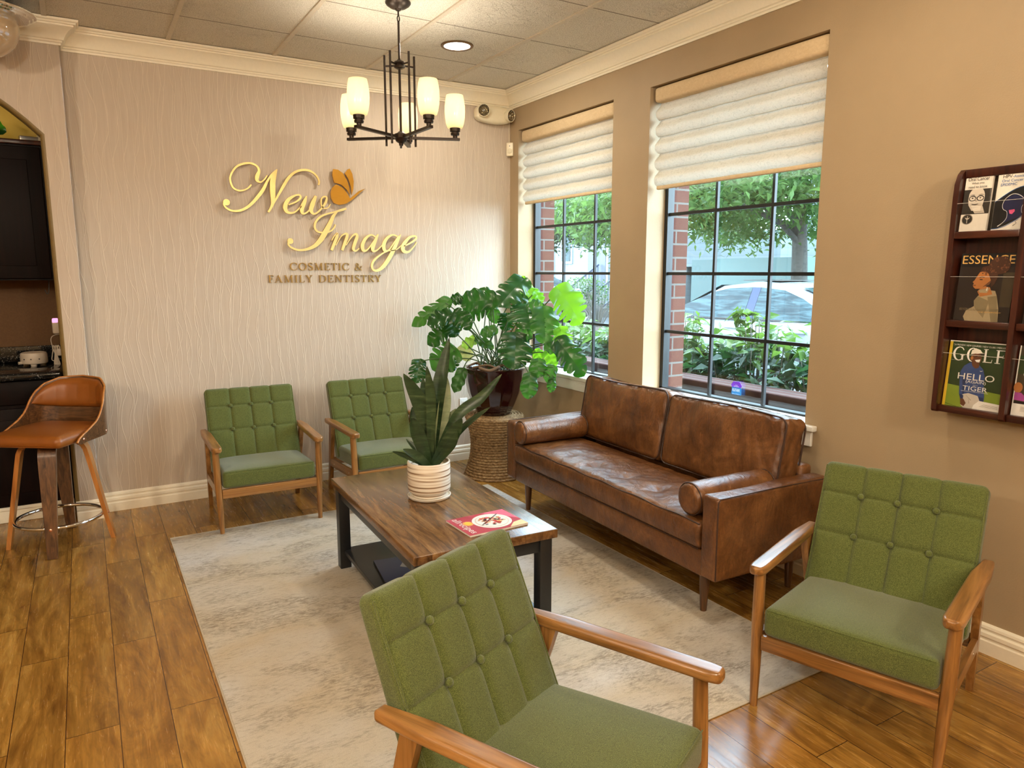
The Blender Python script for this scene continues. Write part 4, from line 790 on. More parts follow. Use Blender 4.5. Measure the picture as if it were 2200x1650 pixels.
# ================================================================ COFFEE TABLE
ct=thing('coffee_table','dark distressed wood coffee table with black legs and lower shelf on the rug','coffee table',(-1.658,-2.122,0.0065),-.036)
mb=MB(); mb.rbox((0,0,.435),(.305,.571,.0185),.004); mb.build('table_top','table_wood',ct,sharp=40)
for sx in(-1,1):
    for sy in(-1,1):
        mb=MB(); mb.rbox((sx*.262,sy*.527,.2085),(.027,.027,.2085),.003); mb.build('leg','black_paint',ct,sharp=30)
    mb=MB(); mb.rbox((sx*.270,0,.388),(.010,.502,.029),.002); mb.build('apron','black_paint',ct,sharp=30)
    mb=MB(); mb.rbox((0,sx*.535,.388),(.237,.010,.029),.002); mb.build('apron','black_paint',ct,sharp=30)
mb=MB(); mb.rbox((0,0,.085),(.268,.533,.011),.003); mb.build('shelf','black_paint',ct,sharp=30)
# magazine on the table (cover details in the plane of the cover)
mg=thing('magazine','red food magazine with a plate on its cover lying on the coffee table','magazine',(-1.589,-2.508,.4602),math.radians(2))
mb=MB(); mb.rbox((0,0,.004),(.134,.100,.0038),.0008); mb.build('pages','paper_white',mg,sharp=30)
f=lambda z:dict(o=(0,0,z),u=(1,0,0),v=(0,1,0),t=(0,0,.0003))
mb=MB(); mb.prism([(-.135,-.101),(.135,-.101),(.135,.101),(-.135,.101)],m='red_print',**f(.0079)); 
mb.prism([(.03,.10),(.134,.10),(.134,-.03),(.10,.02)],m='pink_print',**f(.0083)); mb.prism([(.05,-.1),(.134,-.1),(.134,-.05),(.09,-.06)],m='food_cream',**f(.0083))
mb.prism(circ(.022,-.002,.082,40),m='plate_print',**f(.0087)); mb.prism(circ(.022,-.002,.070,40),m='photo_pale',**f(.0091)); mb.prism(circ(.022,-.002,.066,40),m='plate_print',**f(.0095))
rr=random.Random(3)
for k in range(60):
    a=rr.uniform(0,6.28);d=.056*math.sqrt(rr.random()); x=.022+d*math.cos(a);y=-.002+d*math.sin(a)*.8; mb.prism([(x+rr.uniform(.004,.011)*math.cos(q*1.05+a),y+rr.uniform(.003,.008)*math.sin(q*1.05+a)) for q in range(6)],m=rr.choice(['food_red','food_orange','food_cream','food_red','ink_dark','pink_print']),**f(.0098+.00005*k))
mb.prism([(-.045,-.036),(.075,.052),(.077,.049),(-.043,-.039)],m='ink_black',**f(.0133)); mb.prism(circ(-.078,.018,.022,9,.026),m='food_orange',**f(.0085)); mb.prism(circ(-.078,.018,.015,9,.02),m='yellow_print',**f(.0089))
mb.build('front_cover',None,mg,sharp=0)
mb=MB(); 
vs_,fs_=text_polys('food')
text3d(mb,'allrecipes',(0,0,.0087),(0,-1,0),(1,0,0),-.090,-.126,.176,.040,'paper_white'); mb.build('masthead',None,mg,sharp=0,recalc=False)
bk=thing('magazine','dark navy magazine with a pale picture on the lower shelf of the coffee table','magazine',(-1.765,-2.0,.1025),-.15)
mb=MB(); mb.rbox((0,0,.009),(.10,.135,.0088),.001); mb.build('pages','ink_black',bk,sharp=30)
mb=MB(); f=lambda z:dict(o=(0,0,z),u=(1,0,0),v=(0,1,0),t=(0,0,.0004)); mb.prism([(-.1,-.135),(.1,-.135),(.1,.135),(-.1,.135)],m='ink_navy',**f(.0178)); mb.prism([(0,.02),(.03,.075),(.075,.085),(.085,.0),(.05,-.02)],m='photo_grey',**f(.0183)); mb.prism([(.03,.0),(.05,.05),(.085,.04),(.08,-.02)],m='violet_print',**f(.0188)); mb.build('front_cover',None,bk,sharp=0)
# ================================================================ SNAKE PLANT
sp=thing('snake_plant','snake plant in a banded cream ceramic pot on the coffee table','potted plant',(-1.645,-2.065,.4605))
mb=MB(); mb.lathe([(0,.0),(.088,.0),(.094,.004),(.098,.014),(.095,.015),(.088,.009),(0,.009)],None,None,48); mb.build('saucer','ceramic_white',sp)
mb=MB(); mb.lathe([(0,.0095),(.072,.0095),(.078,.014),(.079,.022),(.084,.030),(.093,.036),(.0965,.046),(.0965,.165),(.094,.170),(.090,.170),(.087,.164),(.087,.145),(0,.145)],None,None,56); 
mb.build('pot','ceramic_bands',sp,sharp=45)
mb=MB(); mb.lathe([(.087,.138),(.06,.144),(.03,.148),(0,.150)],None,None,24,lambda r,z,th,i:r*(1+.0*th)); mb.build('soil','soil',sp)
def blade(P,w,i):
    P=[Vector(p)-sp.location for p in P]
    b=P[0].copy(); b.x*=.5; b.y*=.5; b.z=.142; P=[b]+P[1:] if len(P)>2 else [b]+P
    C=crom(P,12); mb=MB(); rows=[]; n=len(C)-1; vw=Vector((.49,.87,0))
    for k,c in enumerate(C):
        t_=k/n; tg=(C[min(k+1,n)]-C[max(k-1,0)]).normalized(); lat=tg.cross(Vector((-.45,-.85,.25))).normalized(); nn=lat.cross(tg).normalized()
        ww=w*(.42+.58*math.sin(min(1,t_/.55)*PI/2))*(1 if t_<.55 else max(0.0,1-((t_-.55)/.45)**1.7))*.5+.0006
        tw=math.sin(i*2.1)*.35*t_; la=lat*math.cos(tw)+nn*math.sin(tw); n2=la.cross(tg).normalized()
        rows.append([c+la*ww*q+n2*(-.22*ww*(1-q*q)+.003) for q in(-1,-.6,-.25,0,.25,.6,1)])
    mb.grid(rows); nf=len(mb.f)
    rows2=[[p-Vector((-.45,-.85,.25)).normalized()*.0025 for p in r] for r in rows]; mb.grid(rows2)
    return mb.build('leaf','snake_leaf_pale' if i in(2,7) else 'snake_leaf',sp,sharp=80,recalc=False)
for i,(P,w) in enumerate(SNAKE): blade(P,w,i)
# ================================================================ WICKER STOOL + MONSTERA
ws=thing('wicker_stool','round woven seagrass drum stool in the corner under the large potted plant','stool',(-.42,-.49,0))
def rp(z): u=(z-.0)/.44; return .168+.048*abs(2*u-1.06)**1.9
rows=[]; NR=23; SEG=280
mb=MB(); pr=[]
for k in range(NR*5+1): pr.append((rp(.44*k/(NR*5)),.44*k/(NR*5)))
def wv(r,z,th,i):
    k=i//5; u=(i%5)/5; ph=(th*22+(k%2)*PI/2+u*1.5)
    return r+.011*math.sin(PI*u)**.8*(.30+.70*abs(math.sin(ph)))
mb.lathe(pr,None,None,SEG,wv); mb.build('body','seagrass',ws,sharp=80)
mb=MB(); rows=[]; prt=[]
for k in range(9*6+1): prt.append((.212*(1-k/54)+.0005,.440))
def tp(r,z,th,i): return r
vs=[];fs=[]
seg=180; n=len(prt)
for i,(r,z) in enumerate(prt):
    for k in range(seg):
        th=2*PI*k/seg; u=(i%6)/6; ring=i//6; hgt=.012*math.sin(PI*u)*(.5+.5*abs(math.sin(th*(22-ring*2)+ring+u*1.6))); vs.append((r*math.cos(th),r*math.sin(th),.441+hgt+(.006 if r<.2 else .0)))
for i in range(n-1):
    for k in range(seg): fs.append((i*seg+k,i*seg+(k+1)%seg,(i+1)*seg+(k+1)%seg,(i+1)*seg+k))
mb.add(vs,fs); mb.build('top','seagrass',ws,sharp=80)
mn=thing('monstera_plant','large split-leaf plant in a dark burgundy pot on the woven stool','potted plant',(-.43,-.50,.4575))
PZ=.4575
mb=MB(); pr=[(0,0),(.112,0),(.120,.004),(.158,.08),(.190,.16),(.209,.25),(.216,.325),(.222,.333),(.220,.342),(.208,.342),(.198,.328),(.190,.30),(0,.30)]
pc=[(a,b) for a,b in pr]; mb.lathe(pc,None,None,140,lambda r,z,th,i:r*(1-.030*abs(math.sin(th*7))**.7*min(1,max(0,.32-z)/.05)) if i<7 else r); mb.build('pot','burgundy_glaze',mn,sharp=60)
mb=MB(); mb.lathe([(.200,.310),(.15,.318),(.08,.326),(0,.33)],None,None,48,lambda r,z,th,i:r); 
for k in range(90):
    a=R.uniform(0,6.28);d=.185*math.sqrt(R.random()); mb.rbox((d*math.cos(a),d*math.sin(a),.322+R.uniform(0,.01)),(R.uniform(.004,.014),R.uniform(.003,.008),.004),.002,None,Matrix.Rotation(0,4,'Z'),1)
mb.build('soil','soil',mn,sharp=60,kind='stuff')
def leaf_mesh(B,T,w,kind,rnd):
    a=T-B; L=a.length; a.normalize(); ref=Vector((-.40+rnd.uniform(-.3,.3),-.72,.50+rnd.uniform(-.3,.3))); n=(ref-a*ref.dot(a)).normalized(); lat=a.cross(n).normalized()
    split=kind in(0,2) and w>.075; hw=w*.66; mb=MB()
    def W(t): # outline half width, t from heart lobe to tip
        if t<0: return hw*.80*math.sqrt(max(0,1-(t/.17)**2)) 
        return hw*(.80+.20*math.sin(min(1,t/.32)*PI/2))*(1 if t<.32 else max(0,1-((t-.32)/.68)**2.2)**.72)
    dr=.16*L+rnd.uniform(0,.05)*L; fold=.10+rnd.uniform(0,.14)
    def P(t,s,v):
        ww=W(t)*v; tt=t
        if t>0: tt=min(1.0,t+ (.17*v*v*(1-t)) )
        z=-dr*max(0,tt)**2+dr*.25*max(0,tt)+fold*ww*(.9-.9*v*v*1.15)*1.0+.012*math.sin(t*17+s*2)*v
        return B+a*(tt*L*.98)+lat*(s*ww)+n*(z-(.0))
    for s in(-1,1):
        nf=rnd.choice((4,5)) if split else 1; gp=[rnd.choice((.0,.7,1,1,1.25)) for _ in range(9)]
        edges=[-.165]+[.03+.90*k/nf for k in range(nf)]+[1.0] if split else [-.165,1.0]
        if split: edges=[-.165,.10]+[.10+.80*((k+1)/nf) for k in range(nf-1)]+[1.0]
        for k in range(len(edges)-1):
            t0,t1=edges[k],edges[k+1]; nt=6 if split else 16; nv=7; rows=[]
            for i in range(nt+1):
                row=[]
                for j in range(nv+1):
                    v=j/nv; g=0
                    if split: g=max(0,(v-.42)/.58)**.9*.17*.2
                    u0=t0+(g*gp[k] if k>0 else 0); u1=t1-(g*gp[k+1] if k<len(edges)-2 else 0); t=u0+(u1-u0)*i/nt
                    vv=v
                    if split: vv=v*(1-.10*(abs(2*i/nt-1)**3)*max(0,(v-.6)/.4))
                    row.append(P(t,s,vv))
                rows.append(row)
            mb.grid(rows)
    return mb,n
def petiole(B,n,rnd,rad=.0042,root=None):
    ang=rnd.uniform(0,6.28); r0=.10*math.sqrt(rnd.random()); 
    base=root if root is not None else Vector((mn.location.x+r0*math.cos(ang),mn.location.y+r0*math.sin(ang),PZ+.318))
    d=B-base; mid=base+d*.5+Vector((0,0,.10*max(.2,d.length))); 
    if B.z<base.z+.02: mid=base+d*.45+Vector((0,0,.16))
    pts=[p-mn.location for p in crom([base,base.lerp(mid,.55)+Vector((0,0,.03)),mid.lerp(B,.55)+Vector((0,0,.012)),B],6)]
    mb=MB(); mb.tube(pts,[rad*1.25]+[rad]*(len(pts)-2)+[rad*.7],seg=7); return mb
rn=random.Random(11)
MK={0:'leaf_dark',1:'leaf_heart',2:'leaf_bright',3:'leaf_lime',4:'leaf_yellow'}
for i,(B,T,w,k) in enumerate(MONSTERA):
    B=Vector(B);T=Vector(T); mb,n=leaf_mesh(B-mn.location,T-mn.location,w,k,rn); lf=mb.build('leaf',MK[k] if not(k==0 and i%5==4) else 'leaf_heart',mn,sharp=80,merge=.0006,recalc=False)
    petiole(B,n,rn).build('stem','stem_green',mn,sharp=80)
mb=MB()
for k in range(10):
    a=rn.uniform(0,6.28); b=a+rn.uniform(-1.4,1.4); r1=.07;r2=.18
    mb.tube(crom([(r1*math.cos(a),r1*math.sin(a),.325),(.12*math.cos((a+b)/2),.12*math.sin((a+b)/2),.365),(r2*math.cos(b),r2*math.sin(b),.345)],6),.0075,seg=8)
mb.tube(crom([(-.02,-.10,.33),(-.07,-.19,.365),(-.14,-.19,.345),(-.19,-.13,.36)],6),.010,seg=8)
mb.build('aerial_roots','root_brown',mn,kind='stuff')
# ================================================================ BAR STOOL
bs=thing('bar_stool','tan leather counter stool with curved walnut back and chrome foot ring','bar stool',(-3.13,-.465,0),-.607)
RB=.607-math.radians(9)   # legs swivelled against the seat
def sd(p,n):
    x,y,z=p; f=max(0,1-(abs(x)/.21)**4)*max(0,1-(abs(y)/.21)**4)
    if n.z>0: z+=.012*f
    if y>0: x*=1-.10*(y/.21)**2
    else: x*=1-.03*(y/.21)**2
    return Vector((x,y,z))
mb=MB(); mb.pillow((.208,.212,.030),.028,(20,20,3),sd,c=(0,-.012,.612)); s=mb.build('seat','stool_leather',bs,sharp=70)
mb=MB(); mb.tube([(-.17+.34*k/20,-.2225-.002*(1-abs(k-10)/10),.600) for k in range(21)],.0016,seg=6); mb.tube([(-.17+.34*k/20,-.2215,.592) for k in range(21)],.0016,seg=6); mb.build('seam','stool_leather',s)
# curved shell
def plan(u):  # u -1..1 around the U
    au=abs(u); sx=1 if u>0 else -1
    seq=[(0,.232),(.07,.230),(.13,.218),(.180,.180),(.208,.125),(.2165,.05),(.2185,-.03),(.2185,-.115)]
    q=au*(len(seq)-1); i=min(int(q),len(seq)-2); f=q-i; a=seq[i];b=seq[i+1]
    P=[seq[max(i-1,0)],a,b,seq[min(i+2,len(seq)-1)]]; cr=crom([(p[0],p[1],0) for p in P],10) if 0 else None
    return Vector((sx*(a[0]+(b[0]-a[0])*f),a[1]+(b[1]-a[1])*f,0))
def topz(u):
    au=abs(u)
    pts=[(0,.885),(.25,.878),(.40,.850),(.50,.812),(.56,.775),(.60,.735),(.65,.700),(.72,.672),(.82,.648),(.93,.622),(.985,.606),(1,.592)]
    for (a,za),(b,zb) in zip(pts,pts[1:]):
        if a<=au<=b: return za+(zb-za)*(au-a)/(b-a)
    return pts[-1][1]
def botz(u):
    au=abs(u); return .585 if au<.9 else .585-.006*math.sin((au-.9)/.1*PI)
def shell(u0,u1,zlo,zhi,off0,off1,nu=56,nz=10):
    mb=MB(); A=[];Bk=[]
    for i in range(nu+1):
        u=u0+(u1-u0)*i/nu; p=plan(u); e=(plan(min(1,u+.03))-plan(max(-1,u-.03))).normalized(); nrm=Vector((-e.y,e.x,0)) # outward? fixed below
        if nrm.dot(Vector((p.x,p.y,0)))<0: nrm=-nrm
        a=[];b=[]; z0=zlo(u);z1=zhi(u)
        for j in range(nz+1):
            z=z0+(z1-z0)*j/nz; lean=Vector((0,.05*(max(0,z-.62)/.26)**1.5*max(0,1-abs(u)/.75),0))
            puff=0
            if off1!=off0 and callable(off0): puff=off0(u,j/nz)
            a.append(Vector((p.x,p.y,z))+nrm*((off0(u,j/nz) if callable(off0) else off0))+lean); b.append(Vector((p.x,p.y,z))+nrm*off1+lean)
        A.append(a);Bk.append(b)
    o=0; mb.grid(A); mb.grid(Bk)
    nc=nz+1; n1=(nu+1)*nc
    for i in range(nu): 
        for j in(0,nz): mb.f.append([i*nc+j,(i+1)*nc+j,n1+(i+1)*nc+j,n1+i*nc+j]); mb.mi.append(0)
    for j in range(nz):
        for i in(0,nu): mb.f.append([i*nc+j,i*nc+j+1,n1+i*nc+j+1,n1+i*nc+j]); mb.mi.append(0)
    return mb
mb=shell(-1,1,botz,topz,0.0,.011); b=mb.build('back_shell','walnut_x',bs,sharp=40)
for u in(-.93,-.55,.55,.93):
    p=plan(u); M=Matrix.Translation((p.x+math.copysign(.0115,u),p.y,.603+.0*u))@Matrix.Rotation(math.copysign(PI/2,u),4,'Y'); mb=MB(); mb.lathe([(.0075,-.001),(.007,.002),(.004,.0035),(0,.004)],None,M,16); mb.build('rivet','copper',b)
mb=MB(); mb.tube([plan(-1+2*k/80)+Vector((0,.05*(max(0,topz(-1+2*k/80)-.62)/.26)**1.5*max(0,1-abs(-1+2*k/80)/.75),topz(-1+2*k/80)))+plan(-1+2*k/80).normalized()*.0055 for k in range(81)],.0058,seg=8); mb.build('edge_band','bent_wood_x',b,sharp=70)
def pad(u,v): 
    e=max(0,1-(abs(u)/.56)**5)*max(0,1-abs(2*v-1)**5); return -.003-.022*e
mb=shell(-.56,.56,lambda u:.715+.035*(abs(u)/.56)**3,lambda u:topz(u)-.008-.020*(abs(u)/.56)**6,pad,-.0005,44,14); mb.build('back_pad','stool_leather',bs,sharp=70)
for k in range(4):
    a=-PI/2+k*PI/2+RB; d=Vector((math.cos(a),math.sin(a),0)); sd_=Vector((-d.y,d.x,0))
    C=crom([(.01,.571,0),(.09,.571,0),(.125,.562,0),(.148,.535,0),(.162,.48,0),(.205,.24,0),(.248,.0,0)],8); mb=MB(); rows=[]
    for i,c in enumerate(C):
        tg=(C[min(i+1,len(C)-1)]-C[max(i-1,0)]).normalized(); nr=Vector((-tg.y,tg.x,0)); w=.041 if c.y>.5 else .041-.018*(.5-c.y)/.5
        r=[]
        for sx,sn in((-1,-1),(1,-1),(1,1),(-1,1),(-1,-1)):
            rr_=c.x+nr.x*.0105*sn; zz=c.y+nr.y*.0105*sn; r.append(d*rr_+sd_*(w*sx)+Vector((0,0,max(0,zz))))
        rows.append(r)
    mb.grid(rows); nc=5; L=len(rows); mb.f.append([(L-1)*nc+j for j in range(4)]); mb.mi.append(0)
    lg=mb.build('leg','walnut_z' if k%2==0 else 'bent_wood_z',bs,sharp=40,merge=.0001)
    mb=MB(); q=d*.2315+Vector((0,0,.150)); mb.lathe([(.008,0),(.0075,.003),(.004,.005),(0,.0055)],None,Matrix.Translation(q)@d.to_track_quat('Z','Y').to_matrix().to_4x4(),16); mb.build('rivet','copper',lg)
mb=MB(); mb.tube([(.207*math.cos(2*PI*k/96),.207*math.sin(2*PI*k/96),.150) for k in range(96)],.0095,seg=14,closed=True); mb.build('foot_ring','chrome',bs,sharp=80)
mb=MB(); mb.lathe([(0,.560),(.085,.560),(.085,.584),(0,.584)],None,None,32); mb.build('swivel_plate','black_paint',bs,sharp=30)
# ================================================================ NICHE CABINETS
x0,x1=-5.06,-3.07
t=thing('base_cabinet','dark espresso base cabinets below the granite counter in the arched niche','cabinet',(-4.065,.34,0))
mb=MB(); mb.bx(x0+4.065,x1+4.065,-.29,.29,.10,.855); mb.build('body','espresso',t,sharp=20)
for k in range(4):
    a=x0+4.065+.01+.495*k; mb=MB(); mb.rbox((a+.2425,-.30,.40),(.236,.010,.285),.004); mb.rbox((a+.2425,-.311,.40),(.17,.004,.22),.003); d=mb.build('door','espresso',t,sharp=30)
    mb=MB(); mb.rbox((a+.2425,-.30,.775),(.236,.010,.068),.004); mb.build('drawer','espresso',t,sharp=30)
mb=MB(); mb.rbox((0,-.305+.04,.05),(.994,.012,.05),.004,'trim_white'); mb.rbox((0,-.305+.032,.086),(.994,.012,.012),.005,'trim_white'); mb.build('toe_board',None,t,sharp=30)
mb=MB(); mb.rbox((-4.065,.30,.875),(.995,.335,.020),.014); o=mb.build('countertop','granite',None); tag(o,'black speckled granite countertop on the niche cabinets','countertop')
mb=MB(); mb.rbox((-4.065,.628,.945),(.995,.010,.050),.003); tag(mb.build('backsplash','granite'),'low black granite upstand along the back of the niche counter','backsplash')
t=thing('wall_cabinet','dark espresso upper cabinets hung inside the arched niche','cabinet',(-4.065,.46,1.42))
mb=MB(); mb.bx(-.995,.995,-.16,.175,0,.80); mb.build('body','espresso',t,sharp=20)
mb=MB(); mb.rbox((0,-.165,.805),(.999,.022,.014),.006); mb.build('crown','mahogany',t,sharp=40)
for k in range(4): mb=MB(); a=-.99+.495*k; mb.rbox((a+.2475,-.171,.395),(.240,.010,.385),.004); mb.rbox((a+.2475,-.182,.395),(.17,.003,.31),.003); mb.build('door','espresso',t,sharp=30)
mb=MB(); mb.tube(crom([(.96,-.05,0),(.955,-.05,-.07),(.945,-.05,-.085),(.935,-.05,-.06)],6),.0025,seg=6); mb.build('hook','black_plastic',t)
t=thing('cabinet_light','small grey light bar lying on top of the niche upper cabinet','light fixture',(-3.135,.40,2.236),math.radians(12))
mb=MB(); mb.rbox((0,0,.022),(.05,.022,.018),.004); mb.build('housing','steel_screw',t); mb=MB(); mb.rbox((.052,0,.028),(.008,.026,.026),.003); mb.build('end_cap','cream_plastic',t)
t=thing('trailing_plant','dark green leafy plant sitting on top of the niche cabinets, only one leaf showing','plant',(-3.50,.45,2.2345))
mb=MB(); mb.lathe([(0,0),(.06,0),(.08,.09),(.075,.09),(0,.08)],None,None,24); mb.build('pot','root_brown',t)
for k in range(7):
    a=k*.9; B=Vector((.02*math.cos(a),.02*math.sin(a),.10)); T=B+Vector((.19*math.cos(a)+.02,.10*math.sin(a)-.02,.03)); 
    if k==0: B=Vector((.10,-.10,.13)); T=Vector((.265,-.10,.060))
    m2,n=leaf_mesh(B,T,.085,1,rn); m2.build('leaf','leaf_dark',t,sharp=80,merge=.0006,recalc=False)
    mb=MB(); mb.tube([(0,0,.08),(B.x*.6,B.y*.6,.13),tuple(B)],.003,seg=6); mb.build('stem','stem_green',t)
t=thing('noise_machine','small round beige white-noise machine on the granite counter','noise machine',(-3.22,.36,.8955))
mb=MB(); mb.lathe([(0,.012),(.055,.012),(.070,.016),(.073,.024),(.072,.070),(.068,.080),(.058,.084),(.050,.080),(0,.079)],None,None,40); b=mb.build('body','dim_plastic',t)
for a in(-2.3,-1.75,-1.15): mb=MB(); mb.lathe([(.004,0),(0,.001)],None,Matrix.Translation((.0725*math.cos(a),.0725*math.sin(a),.045))@Matrix.Rotation(PI/2,4,'Y')@Matrix.Rotation(0,4,'X'),10); mb.tube([(.070*math.cos(a),.070*math.sin(a),.045),(.0735*math.cos(a),.0735*math.sin(a),.045)],.004,seg=10); mb.build('sound_hole','ink_black',b)
mb=MB(); mb.tube([(-.062,-.03,.022),(-.080,-.038,.022)],.009,seg=12); mb.build('knob','dim_plastic',t)
for a in(-1.6,.5,2.6): mb=MB(); mb.lathe([(.016,0),(.018,.013)],None,None,16,c=(.05*math.cos(a),.05*math.sin(a),0)); mb.build('foot','dim_plastic',t)
t=thing('plug_in_freshener','white plug-in with a glowing pink top on the niche wall','night light',(-3.09,.40,1.13))
mb=MB(); mb.rbox((0,0,0),(.020,.028,.045),.010); mb.build('body','dim_plastic',t); mb=MB(); mb.rbox((-.002,-.010,.038),(.016,.020,.014),.006); mb.build('glow_cap','pink_glow',t)
t=thing('power_cord','coiled white power cord tied in a bundle on the granite counter','cord',(-3.105,.36,.8955))
mb=MB()
for s in(-1,0,1): mb.tube(crom([(.012*s,0,.10),(.012*s+.006,-.004,.118),(.012*s+.012,0,.10),(.003*s,0,.055),(.010*s,0,.004),(.010*s+.008,0,.004),(.003*s+.004,0,.055),(.012*s,0,.10)],6),.0042,seg=7)
mb.build('bundle','dim_plastic',t)
mb=MB(); mb.tube(crom([(-.008,0,.02),(-.022,0,.03),(-.018,0,.06),(-.012,0,.10),(-.018,0,.15),(-.010,0,.175),(.010,0,.185),(.030,.02,.185)],6),.0026,seg=6); mb.build('lead','dim_plastic',t)
mb=MB(); mb.rbox((.022,.01,.075),(.014,.014,.022),.004); mb.build('adapter','dim_plastic',t)
# ================================================================ MAGAZINE RACK
rk=thing('magazine_rack','dark mahogany wall rack of leaflets and magazines on the wall by the armchair','magazine rack',(0,-3.43,.925))
ZB=.925
# side panels: (depth, z)
sp_=[(0,.0),(.112,.012),(.118,.020),(.118,.035),(.100,.82),(.096,.868),(.080,.905),(.060,.922),(0,.925)]
for k,yy in enumerate((0,-.240,-.480,-.720)):
    mb=MB(); mb.prism([(a,b) for a,b in sp_],(-.001,yy,0),(-1,0,0),(0,0,1),(0,-.019,0)); mb.build('side_panel' if k in(0,3) else 'divider','mahogany_z',rk,sharp=20)
mb=MB(); mb.bx(-.014,-.002,-.739,-.0,.01,.93-.004); mb.rbox((-.035,-.37,.905),(.034,.35,.016),.004); mb.build('back_panel','mahogany_z',rk,sharp=30)
for z in(.012,.340,.668):
    for k in range(3): mb=MB(); mb.rbox((-.060,-.1295-.24*k,z+.013),(.046,.1100,.013),.003); mb.build('shelf','mahogany',rk,sharp=30)
for r_,(z,hh) in enumerate(((.04,.20),(.368,.16),(.696,.10))):
    for k in range(3):
        mb=MB(); mb.bx(-.1035,-.1015,-.0195-.24*k,-.2395-.24*k,z,z+hh); p=mb.build('clear_front','acrylic',rk,sharp=0)
        mb=MB(); mb.bx(-.1040,-.1010,-.0195-.24*k,-.2395-.24*k,z+hh,z+hh+.0012); mb.build('edge','acrylic_edge',p,sharp=0)
mb=MB(); mb.bx(-.10,-.045,-.1275,-.1290,.696,.90); mb.build('leaflet_divider','acrylic',rk,sharp=0)
class Cover:
    """a printed sheet stack standing in the rack: u runs to the right, v up, both 0..1"""
    def __init__(s,name,label,cat,yl,zb,w,h,depth,thick,lean,base,grp):
        s.t=thing(name,label,cat,(-depth,yl,zb),0,grp); s.w=w;s.h=h; s.u=Vector((0,-1,0)); s.v=Vector((math.sin(lean),0,math.cos(lean))); s.n=s.u.cross(s.v).normalized()
        if s.n.x>0: s.n=-s.n
        s.k=0; mb=MB(); mb.prism([(0,0),(w,0),(w,h),(0,h)],-s.n*thick,s.u,s.v,s.n*thick,base); mb.build('pages',None,s.t,sharp=0); s.mb=MB()
    def p(s,poly,m): s.k+=1; s.mb.prism([(a*s.w,b*s.h) for a,b in poly],s.n*(.00012*s.k),s.u,s.v,s.n*.00012,m)
    def st(s,P,m): s.k+=1; stroke3d(s.mb,[(a*s.w,b*s.h,c*s.w) for a,b,c in P],s.n*(.00012*s.k),s.u,s.v,s.n*.00012,m)
    def tx(s,txt,x,y,w,h,m): s.k+=1; text3d(s.mb,txt,s.n*(.00012*s.k+.00012),s.u,s.v,x*s.w,y*s.h,w*s.w,h*s.h,m)
    def end(s,name='front_cover'): 
        s.mb.build(name,None,s.t,sharp=0,recalc=True); return s.t
GL='leaflets and magazines in the wall rack'
REC=lambda a,b,c,d:[(a,b),(c,b),(c,d),(a,d)]
def circ2(cx,cy,rx,ry,n=20): return circ(cx,cy,rx,n,ry)
# leaflet 1
c=Cover('leaflet','white oral health leaflet with a man in glasses, top left rack pocket','leaflet',-3.455,.925+.695,.094,.207,.085,.010,.10,'paper',GL)
c.p(REC(.0,.30,1,.74),'photo_dark'); c.p(circ2(.48,.60,.30,.17,24),'photo_pale'); c.p([(.18,.58),(.78,.58),(.74,.44),(.60,.36),(.36,.36),(.22,.46)],'photo_pale'); c.p(REC(.0,.735,1,1),'paper')
c.p([(.10,.60),(.20,.70),(.18,.50)],'photo_dark'); c.p([(.82,.72),(1,.73),(1,.4),(.76,.46)],'photo_dark')
for x in(.34,.63): c.st([(x+.12*math.cos(q*PI/6),.575+.042*math.sin(q*PI/6),.028) for q in range(13)],'ink_black'); c.p(circ2(x,.58,.03,.012,10),'photo_dark')
c.st([(.24,.63,.03),(.34,.64,.04),(.42,.63,.03)],'photo_grey'); c.st([(.55,.63,.03),(.65,.64,.04),(.74,.63,.03)],'photo_grey'); c.st([(.50,.60,.02),(.46,.54,.04),(.52,.525,.03)],'photo_grey'); c.st([(.34,.475,.02),(.46,.465,.035),(.58,.475,.02)],'photo_dark')
c.p([(.36,.40),(.52,.45),(.76,.43),(.86,.31),(.50,.31)],'photo_pale')
for k in range(3): c.st([(.34+.03*k,.44-.03*k,.05),(.52,.43-.032*k,.06),(.70,.415-.03*k,.05)],'paper')
c.p(REC(.0,.0,1,.295),'paper'); c.p(circ2(.26,.21,.21,.092,28),'photo_grey'); c.p(circ2(.26,.21,.185,.081,28),'photo_dark'); c.st([(.26,.14,.02),(.26,.27,.02)],'photo_pale'); c.p([(.16,.245),(.26,.225),(.36,.245),(.30,.21),(.22,.21)],'photo_pale')
c.tx('Oral Cancer',.10,.885,.78,.062,'ink_black'); c.tx('What you',.24,.815,.46,.045,'ink_black'); c.tx('need to know.',.15,.755,.70,.045,'ink_black'); c.end()
c=Cover('leaflet','white leaflet tucked behind the oral health leaflet in the top left pocket','leaflet',-3.447,.925+.695,.094,.200,.070,.006,.10,'paper',GL); c.p(REC(0,.3,.1,.7),'photo_dark'); c.end()
c=Cover('leaflet','white and navy leaflet with a glowing throat diagram in the top pocket','leaflet',-3.566,.925+.695,.100,.210,.085,.010,.10,'paper',GL)
c.p([(0,0)]+[(0,.47)]+[(k/12,.47+.24*math.sin(k/12*PI/2)) for k in range(1,13)]+[(1,.24)]+[(1-k/10,.24-.22*math.sin(k/10*PI/2)) for k in range(1,11)],'ink_black')
c.st([(0,.475,.02)]+[(k/12,.475+.24*math.sin(k/12*PI/2),.02) for k in range(1,13)],'ink_blue')
c.p([(.30,.46),(.27,.40),(.33,.34),(.44,.31),(.44,.20),(.30,.10),(.95,.22),(.95,.44),(.90,.55),(.70,.60),(.45,.55)],'ink_navy')
